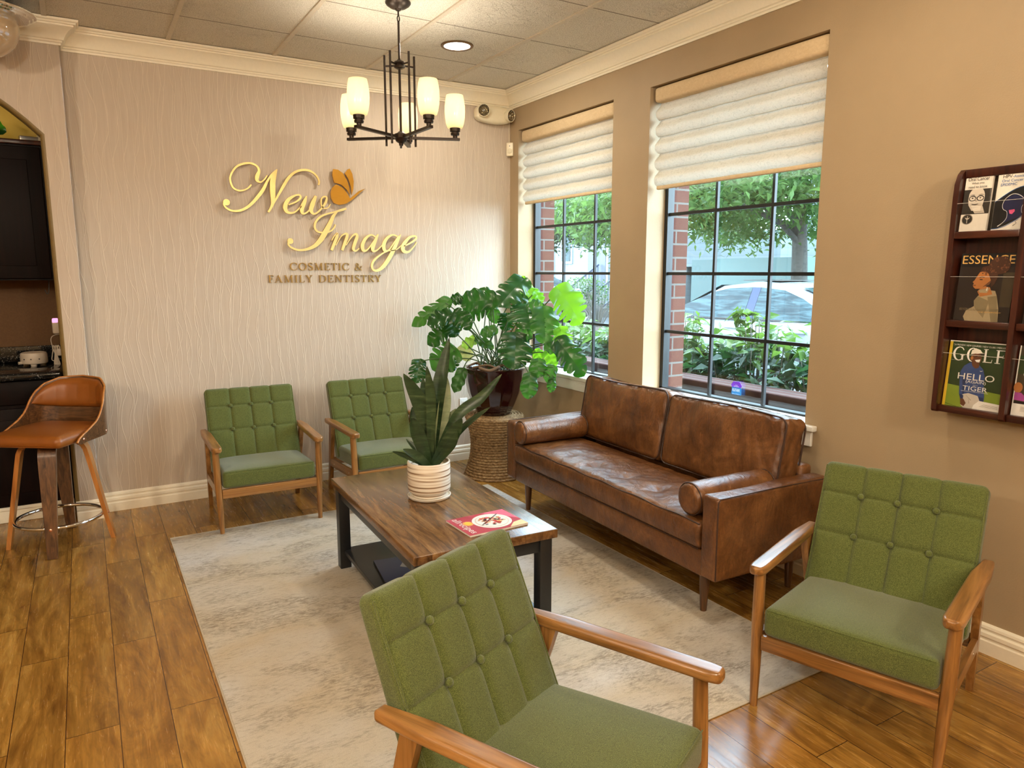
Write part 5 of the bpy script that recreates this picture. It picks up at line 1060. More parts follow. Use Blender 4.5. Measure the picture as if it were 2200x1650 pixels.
c.st([(.20,.06,.03),(.36,.12,.015),(.46,.20,.012),(.44,.30,.012),(.32,.34,.015),(.27,.40,.015),(.29,.47,.012),(.36,.53,.012),(.55,.59,.02),(.76,.57,.02),(.93,.50,.015),(.95,.43,.012),(.90,.36,.012),(.92,.28,.012),(1,.245,.012)],'paper_white')
c.p([(.50,.325),(.68,.335),(.70,.30),(.62,.255),(.54,.265)],'ink_pink'); c.st([(0,.02,.02)]+[(k/10,.02+.20*math.sin((k/10)**1.5*PI/2)*(k/10),.02) for k in range(1,11)],'ink_blue')
c.st([(.70,.06,.02),(.80,.10,.012),(.76,.13,.012),(.86,.16,.012)],'photo_dark'); c.tx('HPV',.16,.865,.30,.055,'ink_black'); c.tx('-Associated',.48,.865,.50,.045,'ink_blue'); c.tx('Oral Cancer is',.14,.80,.80,.045,'ink_blue'); c.tx('EPIDEMIC',.12,.735,.52,.045,'ink_blue'); c.end()
c=Cover('leaflet','white leaflet peeking out left of the throat diagram leaflet','leaflet',-3.558,.925+.695,.094,.200,.070,.006,.10,'paper',GL); c.end()
c=Cover('leaflet','plain pale leaflet in the top middle pocket at the photo edge','leaflet',-3.70,.925+.695,.10,.20,.080,.008,.10,'paper_white',GL); c.end()
# portrait magazine
c=Cover('magazine','dark magazine with gold title and woman in knit top, middle rack pocket','magazine',-3.464,.925+.366,.190,.249,.085,.006,.09,'ink_dark',GL)
c.p(REC(0,.80,1,1),'ink_black'); c.p(REC(.80,.22,1,.72),'brown_print')
tmp=c.k; c.tx('ESSENCE',.03,.845,.94,.125,'ink_gold')
c.p([(.52,.44),(.60,.46),(.70,.45),(.74,.38),(.80,.20),(.82,.0),(.22,.0),(.18,.06),(.22,.15),(.36,.22),(.34,.30),(.40,.37)],'knit'); c.p([(.40,.37),(.34,.30),(.37,.20),(.55,.05),(.62,.30)],'knit_shade'); c.p([(.58,.36),(.74,.38),(.82,.0),(.70,.0)],'knit_shade')
c.p([(.38,.44),(.44,.36),(.66,.40),(.60,.50),(.48,.52)],'skin_warm')
c.p([(.34,.66),(.30,.60),(.27,.575),(.30,.555),(.28,.53),(.30,.50),(.34,.475),(.46,.48),(.56,.54),(.62,.64),(.58,.72),(.46,.74),(.38,.72)],'skin_warm'); c.p([(.46,.50),(.58,.54),(.62,.62),(.54,.56)],'skin_dark')
c.p([(.40,.46),(.52,.48),(.60,.49),(.56,.42),(.42,.42)],'knit')
hb=[(.38,.72),(.42,.80),(.55,.82),(.66,.78),(.72,.66),(.68,.56),(.62,.50),(.60,.60),(.54,.70),(.46,.74)]; c.p(hb,'hair_brown'); c.p(circ2(.72,.82,.19,.13,20),'hair_brown')
hr=random.Random(5)
for k in range(70):
    a=hr.uniform(0,6.28);r=hr.random()**.5
    if k<46: x=.72+.19*r*math.cos(a);y=.82+.13*r*math.sin(a)
    else: x=.52+.13*r*math.cos(a);y=.745+.06*r*math.sin(a)
    c.k-=1 if k else 0; c.p(circ2(x,y,hr.uniform(.008,.02),hr.uniform(.006,.014),6),hr.choice(['curl','hair_brown','skin_dark','curl']))
c.st([(.39,.645,.012),(.43,.655,.018),(.48,.645,.01)],'ink_black'); c.st([(.40,.615,.015),(.45,.612,.015)],'ink_black'); c.st([(.28,.53,.01),(.34,.527,.02)],'skin_dark'); c.st([(.555,.50,.012),(.55,.45,.025)],'paper')
c.tx('THE INTERVIEW',.44,.125,.42,.018,'ink_gold'); c.tx('BEYONCE KNOWLES-CARTER',.10,.155,.72,.034,'knit_shade'); c.end()
# golf magazine
c=Cover('magazine','green golf magazine with a man in white cap and blue sweater, lowest rack pocket','magazine',-3.452,.925+.038,.208,.250,.085,.006,.09,'paper_white',GL)
c.p(REC(0.05,0,1,.985),'hedge_print'); c.p([(.05,0),(1,0),(1,.26),(.05,.33)],'grass_print'); c.p(REC(0,0,.05,.985),'yellow_print')
c.st([(.26,.0,.003),(.06,.03,.008)],'ink_black')
c.tx("'24 PREVIEW: NEW COURSES / NEW CLUBS / MERGER!!!",.07,.925,.90,.026,'paper_white')
# masthead
for ch,xx,ww in(('G',.07,.22),('O',.315,.20),('L',.58,.18),('F',.78,.19)):
    st,wd=SERIF[ch]
    for P in st: c.k-=0; c.st([(xx+p[0]/wd*ww,.705+p[1]*.20,p[2]*.22) for p in P],'paper_white'); c.k-=1
    c.k+=1
c.p([(.33,.03),(.33,.22),(.52,.24),(.62,.19),(.66,.09),(.54,.0),(.38,.0)],'trouser'); c.st([(.40,.19,.004),(.50,.12,.012)],'photo_grey'); c.st([(.46,.14,.004),(.47,.07,.012)],'photo_grey')
c.p([(.40,.69),(.30,.63),(.25,.54),(.26,.36),(.28,.20),(.31,.13),(.36,.13),(.34,.20),(.44,.225),(.60,.20),(.61,.19),(.66,.10),(.71,.11),(.71,.20),(.68,.34),(.67,.50),(.63,.60),(.54,.67)],'sweater'); c.p([(.28,.20),(.31,.13),(.36,.13),(.36,.18)],'sweater_dark'); c.p([(.61,.19),(.66,.10),(.71,.11),(.70,.18)],'sweater_dark'); c.p([(.30,.44),(.36,.52),(.36,.20),(.34,.20)],'sweater_dark')
c.p([(.31,.13),(.37,.13),(.42,.07),(.39,.02),(.33,.04)],'skin_dark'); c.p([(.66,.10),(.71,.11),(.72,.08),(.66,.08)],'skin_dark')
c.p([(.42,.69),(.44,.64),(.50,.60),(.55,.62),(.56,.67)],'skin_dark'); c.p([(.40,.80),(.40,.73),(.44,.68),(.53,.66),(.57,.70),(.58,.78),(.55,.83),(.44,.82)],'skin_dark'); c.p(circ2(.415,.755,.025,.03,10),'skin_warm'); c.p([(.47,.73),(.56,.745),(.55,.70),(.50,.70)],'paper_white'); c.st([(.47,.785,.012),(.50,.79,.012)],'ink_black'); c.st([(.535,.79,.012),(.565,.792,.012)],'ink_black')
c.p([(.39,.81),(.40,.87),(.46,.905),(.54,.885),(.58,.845),(.62,.838),(.62,.815),(.54,.83),(.46,.825)],'cap_white'); c.p([(.53,.832),(.62,.838),(.62,.812),(.56,.818)],'photo_dark')
c.st([(.58,.575,.004),(.60,.570,.010),(.63,.58,.003)],'paper_white')
c.tx('HELLO',.22,.425,.62,.095,'paper_white'); c.tx('(AGAIN)',.37,.365,.34,.055,'paper_white'); c.tx('NOT A',.50,.345,.08,.012,'paper_white'); c.tx('TIGER',.33,.265,.42,.068,'paper_white'); c.tx('CONFIDENCE MATTERS MORE THAN EVER',.31,.245,.46,.012,'paper_white'); c.tx('APRIL JUNE ISSUE',.07,.700,.19,.008,'paper_white')
c.p([(.54,.0),(1,.0),(1,.11),(.64,.13),(.56,.06)],'paper_white')
for k in range(4): c.st([(.72-.02*k,.085-.012*k,.003),(.96,.075-.012*k,.003)],'photo_grey')
c.end()
c=Cover('magazine','magazine with orange title letter and people outdoors, beside the golf magazine','magazine',-3.694,.925+.038,.208,.250,.085,.006,.09,'paper_white',GL)
c.p(REC(.02,.20,1,1),'brown_print'); c.p(REC(.02,.0,1,.17),'paper_white'); c.p(REC(.02,.17,1,.205),'ink_black'); c.p([(.02,.85),(.5,.97),(1,.7),(1,.55),(.02,.6)],'hedge_print')
c.tx('ON',.12,.80,.30,.12,'ink_orange'); c.tx('GOOD',.11,.55,.62,.095,'paper_white'); c.tx('A',.30,.46,.10,.06,'paper_white')
c.p(circ2(.06,.40,.07,.075,16),'skin_warm'); c.p([(.02,.33),(.12,.33),(.24,.24),(.24,.21),(.02,.22)],'violet_print'); c.p(circ2(.30,.42,.06,.06,16),'skin_warm'); c.p([(.20,.36),(.40,.36),(.46,.25),(.20,.25)],'photo_grey'); c.p(circ2(.30,.46,.07,.035,14),'hair_brown'); c.p(circ2(.55,.42,.07,.06,16),'skin_warm'); c.p([(.45,.36),(.66,.36),(.70,.22),(.45,.22)],'sky_print')
for k in range(4): c.st([(.14,.13-.02*k,.004),(.40,.128-.02*k,.004)],'photo_grey')
c.end()
c=Cover('magazine','dark brown magazine with small orange lines, above the one with people outdoors','magazine',-3.700,.925+.366,.190,.240,.085,.006,.09,'ink_dark',GL); c.p(REC(.04,.02,.96,.96),'brown_print'); c.st([(.06,.30,.03),(.22,.30,.03)],'ink_orange'); c.st([(.06,.22,.03),(.22,.22,.03)],'ink_orange'); c.p(REC(.3,.5,.9,.9),'photo_dark'); c.end()
# ================================================================ OUTSIDE
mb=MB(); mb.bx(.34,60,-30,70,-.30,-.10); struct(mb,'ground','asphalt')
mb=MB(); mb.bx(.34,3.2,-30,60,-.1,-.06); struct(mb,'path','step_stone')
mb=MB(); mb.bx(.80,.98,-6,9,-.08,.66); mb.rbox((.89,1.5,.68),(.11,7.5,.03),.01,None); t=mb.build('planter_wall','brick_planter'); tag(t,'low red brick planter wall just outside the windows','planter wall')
def leaves(mb,spots,size,rnd,up=.5,wf=.5):
    for p in spots:
        d=Vector((rnd.gauss(0,1),rnd.gauss(0,1),rnd.gauss(0,.55))).normalized(); n=Vector((rnd.gauss(0,.6),rnd.gauss(0,.6),1)).normalized(); l=d.cross(n).normalized(); s=size*rnd.uniform(.65,1.3); b=Vector(p); dn=Vector((0,0,-s*.18))
        mb.add([b,b+d*s*.45+l*s*wf*.5-dn*.3,b+d*s+dn,b+d*s*.45-l*s*wf*.5-dn*.3,b+d*s*.45],[(0,1,4),(1,2,4),(2,3,4),(3,0,4)])
def shrub(x,y,w,h,zt,n,seed,label,grp,dark=.45):
    r=random.Random(seed); t=thing('laurel_shrub',label,'shrub',(x,y,-.06),0,grp)
    A=MB();Bm=MB();sm=MB(); zb=.56
    st=[]
    for k in range(34):
        a=r.uniform(0,6.28); q=r.random()**.5; st.append((q*w*math.cos(a)*.75,q*h*math.sin(a),zt*(1-.25*q)+r.uniform(-.1,.12)))
    for a,b,c in st:
        sm.tube([(a*.25,b*.3,.0),(a*.7,b*.75,c*.55),(a,b,c)],[.008,.006,.003],seg=5)
    la=[];lb=[]
    for i in range(n):
        a,b,c=r.choice(st); f=r.random(); z=zb+(c+.04-zb)*(r.random()**.7); g=1.0 if z>c-.15 else 1.15
        p=(a*g+r.gauss(0,.07),b*g+r.gauss(0,.09),z)
        (la if (z>zt-.20 or r.random()<.12) else lb).append(p)
    for k in range(3):
        a,b,c=r.choice(st); hh=c+r.uniform(.05,.14); sm.tube([(a,b,c-.1),(a,b,hh)],.003,seg=5); la+=[(a+r.gauss(0,.012),b+r.gauss(0,.012),hh-r.uniform(0,.10)) for q in range(8)]
    leaves(A,la,.115,r,.5,.50); leaves(Bm,lb,.125,r,.3,.50)
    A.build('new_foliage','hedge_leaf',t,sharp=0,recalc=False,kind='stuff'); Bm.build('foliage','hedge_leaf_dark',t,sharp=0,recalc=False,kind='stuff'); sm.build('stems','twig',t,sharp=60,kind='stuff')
HL='broad-leaved shrubs in the planter outside the windows'
for k,(x,y,zt,lab) in enumerate(((1.22,-2.05,1.08,'broad-leaved shrub outside the near window, at its right edge'),(1.22,-1.35,1.12,'broad-leaved shrub outside the near window, in its middle panes'),(1.22,-.65,1.06,'broad-leaved shrub outside the near window, at its brick edge'),(1.22,.10,1.04,'broad-leaved shrub outside hidden mostly by the pillar between the windows'),(1.22,.85,1.00,'broad-leaved shrub outside the far window, at its right edge'),(1.22,1.65,.97,'broad-leaved shrub outside the far window, in its middle panes'),(1.22,2.5,.95,'broad-leaved shrub outside the far window, behind the split-leaf plant'))):
    shrub(x+.10,y,.30,.40,zt+.06,520,20+k,lab,HL)
# parked cars
def car(name,label,body,loc,rz,grp):
    t=thing(name,label,'car',loc,rz,grp); mb=MB()
    ST=[(2.40,.50,.60,.64,.40,.50),(2.30,.72,.66,.72,.5,.74),(2.0,.85,.74,.82,.6,.80),(1.5,.90,.82,.90,.62,.89),(1.02,.91,.88,.97,.62,.97),(.10,.91,.92,1.40,.57,1.37),(-.45,.91,.94,1.455,.58,1.43),(-1.0,.91,.955,1.42,.58,1.39),(-1.65,.905,.98,1.20,.58,1.17),(-2.05,.89,1.0,1.06,.60,1.045),(-2.32,.80,.98,1.01,.6,.98),(-2.42,.68,.70,.74,.5,.72)]
    rows=[]
    for x,hw,belt,top,rw,re in ST:
        half=[(hw*.72,.20),(hw*.95,.27),(hw,.45),(hw*.985,belt*.82),(hw*.985,belt-.03),(hw*.97,belt),(rw*1.03,re-.02),(rw*.9,re+.015),(rw*.45,top),(0,top+.006)]
        rows.append([(x,y,z) for y,z in half]+[(x,-y,z) for y,z in half[::-1][1:]])
    C=[]
    for i in range(len(rows)-1):
        for q in range(5):
            f=q/5; C.append([tuple(a[k]+(b[k]-a[k])*f for k in range(3)) for a,b in zip(rows[i],rows[i+1])])
    C.append(rows[-1]); mb.grid(C); nc=len(C[0]); mb.f.append(list(range(nc))); mb.mi.append(0); mb.f.append([(len(C)-1)*nc+j for j in range(nc)]); mb.mi.append(0)
    b=mb.build('body',body,t,sharp=28)
    def sidept(x,z,s):
        lo=.91*.985; zb=.93; zt_=1.385; f=min(1,max(0,(z-zb)/(zt_-zb))); return (x,s*(lo*.985+(.595-lo)*f+.026),z)
    def win(nm,P,m='car_glass'):
        for s in(1,-1):
            mb=MB(); a=[Vector(sidept(x,z,s)) for x,z in P]; n=Vector((0,s*.012,.006)); k=len(a); mb.add(a+[p+n*.4 for p in a],[list(range(k)),[k+j for j in range(k)][::-1]]+[(j,(j+1)%k,k+(j+1)%k,k+j) for j in range(k)]); mb.build(nm,m,t,sharp=0)
    win('side_window',[(.88,.965),(.45,1.17),(.12,1.305),(-.10,1.355),(-.48,1.375),(-.56,.965)]); win('side_window',[(-.70,.97),(-.62,1.375),(-1.0,1.345),(-1.32,1.25),(-1.52,1.165),(-1.56,.985)]); win('side_window',[(-1.66,.99),(-1.62,1.125),(-1.80,1.065),(-1.94,1.01)])
    win('pillar_trim',[(-.565,.965),(-.485,1.375),(-.615,1.375),(-.695,.97)],'pillar_blue'); win('pillar_trim',[(-1.565,.985),(-1.525,1.165),(-1.615,1.125),(-1.655,.99)],'pillar_blue')
    mb=MB(); mb.add([(1.00,-.60,.985),(1.00,.60,.985),(.16,.50,1.385),(.16,-.50,1.385)],[(0,1,2,3)],None,Matrix.Translation((.012,0,.012))); mb.build('windshield','car_glass',t,sharp=0)
    mb=MB(); mb.add([(-1.15,-.50,1.365),(-1.15,.50,1.365),(-1.98,.54,1.085),(-1.98,-.54,1.085)],[(0,1,2,3)],None,Matrix.Translation((-.006,0,.014))); mb.build('rear_window','car_glass',t,sharp=0)
    mb=MB(); mb.rbox((-.42,0,1.462),(.30,.40,.006),.003); mb.build('sunroof','black_plastic',t)
    for s in(1,-1):
        mb=MB(); mb.rbox((.72,s*.99,1.0),(.07,.10,.06),.045,body); mb.rbox((.74,s*.99,.965),(.065,.095,.035),.03,'black_plastic'); mb.build('mirror',None,t)
        for x in(-.40,-1.42): mb=MB(); mb.rbox((x,s*.915,.865),(.11,.022,.018),.012); mb.build('door_handle','chrome' if 0 else body,t)
        mb=MB(); mb.bar((.9,s*.915,.955),(-1.95,s*.905,1.0),.016,.012,None,(0,0,1)); mb.build('window_trim','chrome',t)
        for x in(1.42,-1.45):
            M=Matrix.Translation((x,s*.80,.33))@Matrix.Rotation(PI/2,4,'X'); mb=MB(); mb.lathe([(.19,-.11),(.33,-.10),(.335,.0),(.33,.10),(.19,.11)],None,M,32); w=mb.build('wheel','tyre',t); mb=MB(); mb.lathe([(0,-.113),(.20,-.113),(.20,.113),(0,.113)],None,M,16); mb.build('rim','chrome',w)
    for s in(1,-1): mb=MB(); mb.rbox((2.22,s*.60,.62),(.12,.14,.05),.03); mb.build('headlight','sticker_pale',t); mb=MB(); mb.rbox((-2.32,s*.62,.86),(.08,.15,.06),.03); mb.build('tail_light','food_red',t)
    return t
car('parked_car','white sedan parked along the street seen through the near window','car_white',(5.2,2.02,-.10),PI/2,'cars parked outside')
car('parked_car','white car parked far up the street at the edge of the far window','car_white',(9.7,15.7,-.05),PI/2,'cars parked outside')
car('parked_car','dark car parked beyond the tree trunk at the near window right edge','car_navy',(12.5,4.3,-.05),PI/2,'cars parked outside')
# trees
def tree(name,label,x,y,h,r0,blobs,nl,size,mat,seed,limbs):
    r=random.Random(seed); t=thing(name,label,'tree',(x,y,-.1),0,'street trees outside the windows'); mb=MB()
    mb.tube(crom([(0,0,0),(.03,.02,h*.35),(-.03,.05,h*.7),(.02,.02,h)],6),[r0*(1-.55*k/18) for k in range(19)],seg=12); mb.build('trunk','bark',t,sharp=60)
    for L in limbs:
        C=crom(L,6); mb=MB(); mb.tube(C,[.055*(1-.75*k/(len(C)-1)) for k in range(len(C))],seg=8); mb.build('branch','bark',t,sharp=60)
    mb=MB(); spots=[]
    tot=sum(b[3]**2 for b in blobs)
    for bx_,by,bz,br,bh in blobs:
        for q in range(int(nl*br**2/tot/6)):
            a=r.uniform(0,6.28);u=r.uniform(-1,1);s=math.sqrt(1-u*u);k=r.uniform(.55,1.05); c=Vector((bx_+br*s*math.cos(a)*k,by+br*s*math.sin(a)*k,bz+bh*u*k))
            for w in range(6): spots.append(c+Vector((r.gauss(0,.11),r.gauss(0,.11),r.gauss(0,.09)-.04*w*.5)))
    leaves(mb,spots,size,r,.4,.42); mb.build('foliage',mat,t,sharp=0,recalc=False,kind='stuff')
tree('street_tree','leafy street tree whose drooping branches fill the near window',7.3,2.95,4.2,.16,
 [(-1.4,2.2,3.3,1.1,.75),(-.2,.6,3.5,1.3,.9),(-2.2,.4,3.2,1.0,.8),(-.8,-1.2,3.2,1.1,.8),(-2.4,-1.3,3.3,.9,.7),(.6,2.4,3.2,1.2,.9),(-1.9,3.4,2.95,.85,.62),(1.2,-.8,3.4,1.2,.9),(-2.6,1.8,2.75,.55,.5),(-2.0,2.1,2.2,.30,.42),(-.3,-.6,2.55,.42,.40),(-1.6,-2.4,2.9,.7,.55),(-1.0,1.2,2.7,.6,.4),(.5,1.2,2.6,.7,.5),(-.9,-.2,2.75,.5,.35),(-2.2,2.9,2.4,.4,.45),(.9,.4,2.35,.35,.3),(2.4,3.6,3.1,1.2,1.0)],24000,.15,'tree_leaf',5,
 [[(0,0,2.2),(-.8,.9,2.75),(-1.6,1.9,2.8),(-2.3,2.8,2.5)],[(0,0,2.4),(-.8,-.6,2.9),(-1.8,-1.3,3.2)],[(0,0,2.3),(.3,.9,2.9),(.8,2.2,3.2)],[(0,0,2.0),(-.7,.2,2.6),(-1.6,.5,3.1)]])
tree('street_tree','leafy street tree hanging over the steps seen through the far window',9.2,9.3,4.4,.15,
 [(-1.2,1.4,3.2,1.1,.75),(.4,2.6,3.4,1.3,.9),(-1.8,3.4,3.3,1.0,.8),(.2,-.2,3.4,1.1,.8),(-2.4,1.8,2.7,.7,.5),(-1.0,3.0,2.6,.7,.5),(-2.0,-1.0,3.1,.9,.6),(.6,3.0,3.1,1.0,.8),(-1.6,3.6,3.0,.9,.7),(.2,.4,2.5,.6,.4),(1.8,2.4,2.9,.9,.6)],15000,.17,'conifer_leaf',8,
 [[(0,0,2.4),(-.8,.4,2.9),(-1.8,.8,3.0)],[(0,0,2.5),(.4,1.0,3.0),(.6,2.2,3.2)]])
# teal enclosure, garage and houses
t=thing('storage_container','teal metal storage container behind the white sedan','container',(9.9,5.4,-.1))
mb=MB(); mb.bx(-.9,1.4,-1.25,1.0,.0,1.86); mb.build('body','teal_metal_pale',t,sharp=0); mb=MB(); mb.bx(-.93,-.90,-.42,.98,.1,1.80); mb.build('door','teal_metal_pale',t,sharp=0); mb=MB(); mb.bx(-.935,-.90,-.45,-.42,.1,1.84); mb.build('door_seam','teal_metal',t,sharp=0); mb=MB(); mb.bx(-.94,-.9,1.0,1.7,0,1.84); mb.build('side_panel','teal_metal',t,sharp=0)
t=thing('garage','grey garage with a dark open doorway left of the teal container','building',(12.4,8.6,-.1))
mb=MB(); mb.bx(-.6,2,-1.6,2.2,1.72,2.6); mb.bx(-.6,2,1.6,2.2,0,1.72); mb.build('wall','siding',t,sharp=0); mb=MB(); mb.bx(-.4,1.8,-1.6,1.6,0,1.72); mb.build('doorway','doorway_shade',t,sharp=0)  # solid near-black block paints the unlit inside of the doorway
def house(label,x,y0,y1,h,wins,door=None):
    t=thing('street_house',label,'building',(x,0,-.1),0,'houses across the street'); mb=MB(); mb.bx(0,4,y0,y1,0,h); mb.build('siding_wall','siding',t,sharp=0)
    mb=MB(); mb.prism([(y0-.4,h),(y1+.4,h),((y0+y1)/2,h+2.2)],(-.5,0,0),(0,1,0),(0,0,1),(5,0,0)); mb.build('roof','rail_grey',t,sharp=0)
    for a,b,c,d in wins:
        mb=MB(); mb.bx(-.05,.02,a-.1,b+.1,c-.1,d+.1); f=mb.build('window_frame','white_trim',t,sharp=0); mb=MB(); mb.bx(-.07,-.04,a,b,c,d); mb.build('window_pane','car_glass',f,sharp=0)
    for yy in(y0,y1): mb=MB(); mb.bx(-.06,.02,yy-.12,yy+.12,0,h); mb.build('corner_board','white_trim',t,sharp=0)
    if door: a,b,c,d=door; mb=MB(); mb.bx(-.06,.02,a-.14,b+.14,c,d+.14); f=mb.build('door_frame','white_trim',t,sharp=0); mb=MB(); mb.bx(-.08,-.04,a,b,c,d); mb.build('door','rail_grey',f,sharp=0)
house('pale blue sided house with white trim and front steps beyond the far window',14.0,13.0,26.5,5.4,[(14.0,15.0,2.2,3.6),(20.2,21.4,1.2,3.2),(23.0,24.2,1.2,3.2),(18.9,19.5,2.0,3.3)],(16.6,17.7,.95,3.2))
house('pale blue sided house at the right edge of the near window',15.5,1.0,9.2,5.0,[(6.6,7.6,1.2,2.6),(3.2,4.4,1.1,2.4)])
st=thing('front_steps','stone front steps with dark railings climbing to the house beyond the far window','stairs',(12.55,16.0,-.1))
mb=MB()
for k in range(6): mb.bx(-.2+.25*k,1.42,-.9,.9,.16*k,.16*(k+1))
mb.build('steps','step_stone',st,sharp=0)
for s in(-1,1):
    mb=MB(); mb.bar((-.25,s*.92,.85),(1.3,s*.92,1.85),.06,.06,None,(0,0,1)); mb.bar((-.25,s*.92,.16),(1.3,s*.92,1.10),.05,.05,None,(0,0,1))
    for k in range(12): x=-.22+.135*k; mb.bar((x,s*.92,.15+.62*(x+.25)),(x,s*.92,.86+.645*(x+.25)),.025,.025,None,(0,1,0))
    mb.bar((-.28,s*.92,0),(-.28,s*.92,1.0),.09,.09,None,(0,1,0)); mb.build('railing','rail_grey',st,sharp=0)
mb=MB(); mb.bar((-.2,.98,.95),(-.2,3.6,.95),.06,.06); mb.bar((-.2,.98,.15),(-.2,3.6,.15),.05,.05)
for k in range(24): mb.bar((-.2,1.05+.108*k,.15),(-.2,1.05+.108*k,.95),.025,.025,None,(0,1,0))
mb.build('railing','rail_grey',st,sharp=0)
mb=MB(); mb.rbox((8.4,10.3,-.06),(1.6,2.1,.05),.04); tag(mb.build('mulch_bed','mulch'),'brown mulch planting bed under the tree beyond the far window','planting bed')
for k,(x,y,hh,lab) in enumerate(((9.2,10.9,1.15,'bare twiggy bush in front of the house steps, nearer the planting bed'),(9.6,12.6,1.0,'bare twiggy bush close to the foot of the house steps'),(11.5,14.6,1.3,'small bright green bush among the twiggy bushes'))):
    t=thing('bush',lab,'shrub',(x,y,-.08),0,'bushes by the house steps'); r=random.Random(k+60); mb=MB()
    for q in range(70):
        a=r.uniform(0,6.28);d=r.uniform(.1,.75); e=Vector((d*math.cos(a),d*math.sin(a),hh*r.uniform(.5,1))); mb.tube([(0.1*math.cos(a),.1*math.sin(a),0),e*.5+Vector((0,0,.1)),e],[.012,.008,.004],seg=4)
    mb.build('branches','twig',t,sharp=0,kind='stuff'); mb=MB(); leaves(mb,[(r.gauss(0,.4),r.gauss(0,.4),hh*r.uniform(.45,1.05)) for q in range(160 if k<2 else 900)],.10,r); mb.build('foliage','tree_leaf' if k==2 else 'hedge_leaf_dark',t,sharp=0,recalc=False,kind='stuff')
# ================================================================ LIGHT
def area(name,loc,rot,size,power,color,sy=None,spread=PI,shape='DISK'):
    d=bpy.data.lights.new(name,'AREA'); d.shape=shape; d.size=size; d.energy=power; d.color=color; d.spread=spread
    if sy: d.size_y=sy
    o=bpy.data.objects.new(name,d); COL.objects.link(o); o.location=loc; o.rotation_euler=rot; return o
def point(name,loc,power,color,r=.03):
    d=bpy.data.lights.new(name,'POINT'); d.energy=power; d.color=color; d.shadow_soft_size=r; o=bpy.data.objects.new(name,d); COL.objects.link(o); o.location=loc; return o
WARM=(1.0,.90,.74)
area('downlight_lamp',(-.875,-.855,CE-.008),(0,0,0),.15,DL_FRONT,(1,.90,.74))
for k,(x,y) in enumerate(((-.875,-3.275),(-3.295,-3.275),(-5.715,-3.275),(-.875,-5.695),(-3.295,-5.695),(-5.715,-5.695))):  # unseen lights added as sources on an assumed grid; one fits the rack shadow
    downlight(x,y,'round recessed ceiling light added out of view as a light source','recessed ceiling lights'); area('downlight_lamp',(x,y,CE-.008),(0,0,0),.15,(DL_MID if y>-4 else DL_BACK),(1,.84,.62))
for k,(x,y) in enumerate(((-3.7,-6.0),(-1.5,-6.4),(-5.4,-4.2))):  # pendants added out of view, shining mostly upward to brighten the ceiling
    t=thing('added_pendant','added white globe pendant out of view, brightening the ceiling behind the camera','pendant lamp',(x,y,CE),0,'added globe pendants'); mb=MB(); mb.lathe([(0,0),(.06,0),(.05,-.02),(0,-.025)],None,None,24); mb.build('canopy','chrome',t); mb=MB(); mb.tube([(0,0,-.02),(0,0,-.36)],.004,seg=8); mb.build('rod','chrome',t); mb=MB(); mb.lathe([(.11*math.cos(a),-.47-.11*math.sin(a)) for a in [-PI/2+PI*q/20 for q in range(21)]],None,None,32); mb.build('globe','added_globe_glow',t,sharp=60)
    point('pendant_fill',(x,y,CE-.47-.13),PEND_FILL*.15,(1,.86,.66),.1); point('pendant_fill',(x,y,CE-.47+.15),PEND_FILL*.85,(1,.86,.66),.1)
for b in BULBS: point('chandelier_lamp',b,CHAND,WARM,.022)
area('niche_lamp',(-3.7,.42,2.275),(PI*.9,0,0),.9,NICHE,(1,.80,.36),.04,PI,'RECTANGLE')
for a,b in WIN:
    d=bpy.data.lights.new('window_portal','AREA'); d.shape='RECTANGLE'; d.size=ZT-ZS; d.size_y=b-a; d.cycles.is_portal=True; o=bpy.data.objects.new('window_portal',d); COL.objects.link(o); o.location=(.34,(a+b)/2,(ZS+ZT)/2); o.rotation_euler=(0,PI/2,0)
w=bpy.data.worlds.new('sky'); S.world=w; w.use_nodes=True; nt=w.node_tree; nt.nodes.clear()
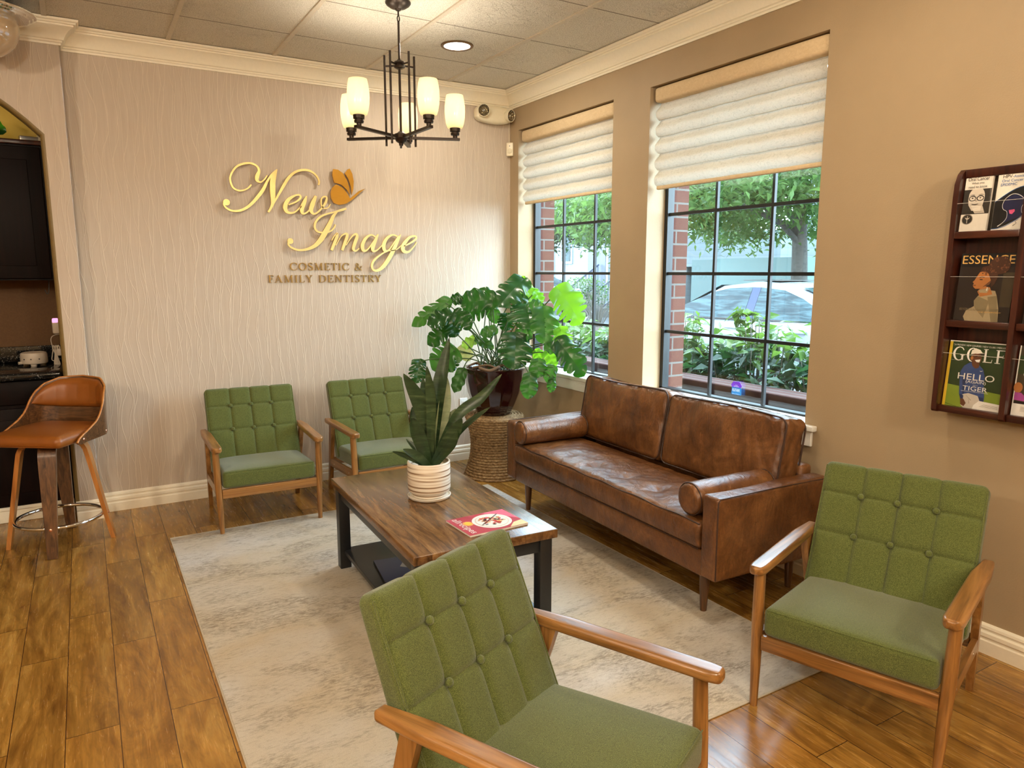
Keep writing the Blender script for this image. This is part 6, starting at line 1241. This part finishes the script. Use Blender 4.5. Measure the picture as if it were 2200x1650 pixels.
bg=nt.nodes.new('ShaderNodeBackground'); ou=nt.nodes.new('ShaderNodeOutputWorld'); tc=nt.nodes.new('ShaderNodeTexCoord'); sx=nt.nodes.new('ShaderNodeSeparateXYZ'); rp_=nt.nodes.new('ShaderNodeValToRGB')
nt.links.new(tc.outputs['Generated'],sx.inputs[0]); nt.links.new(sx.outputs['Z'],rp_.inputs[0]); rp_.color_ramp.elements[0].position=.0; rp_.color_ramp.elements[0].color=(.70,.87,1.0,1); rp_.color_ramp.elements[1].position=.6; rp_.color_ramp.elements[1].color=(.62,.81,1.0,1)
nt.links.new(rp_.outputs[0],bg.inputs[0]); bg.inputs[1].default_value=SKY; nt.links.new(bg.outputs[0],ou.inputs[0])
d=bpy.data.lights.new('overcast_sun','SUN'); d.energy=SUN; d.angle=math.radians(25); d.color=(1,.98,.94); o=bpy.data.objects.new('overcast_sun',d); COL.objects.link(o); o.rotation_euler=(math.radians(38),math.radians(28),0)
# ================================================================ CAMERA
cm=bpy.data.cameras.new('camera'); cam=bpy.data.objects.new('camera',cm); COL.objects.link(cam); S.camera=cam
cm.sensor_fit='HORIZONTAL'; cm.sensor_width=36.0; cm.lens=1541.13/2200*36.0; cm.clip_start=.02; cm.clip_end=300
yaw,pit,rol=.535675,-.154778,.000321
f=Vector((math.sin(yaw)*math.cos(pit),math.cos(yaw)*math.cos(pit),math.sin(pit))); r=Vector((math.cos(yaw),-math.sin(yaw),0)); u=r.cross(f)
r2=r*math.cos(rol)+u*math.sin(rol); u2=-r*math.sin(rol)+u*math.cos(rol)
cam.matrix_world=Matrix(((r2.x,u2.x,-f.x,-2.92696),(r2.y,u2.y,-f.y,-4.96089),(r2.z,u2.z,-f.z,1.47),(0,0,0,1)))
vs=S.view_settings; vs.view_transform='Standard'; vs.look='None'; vs.gamma=1.0; vs.exposure=EXPO; vs.use_curve_mapping=False
cy=S.cycles; cy.use_denoising=True; cy.max_bounces=8; cy.diffuse_bounces=5; cy.glossy_bounces=4; cy.transmission_bounces=6; cy.transparent_max_bounces=12; cy.sample_clamp_indirect=6.0; cy.caustics_reflective=False; cy.caustics_refractive=False
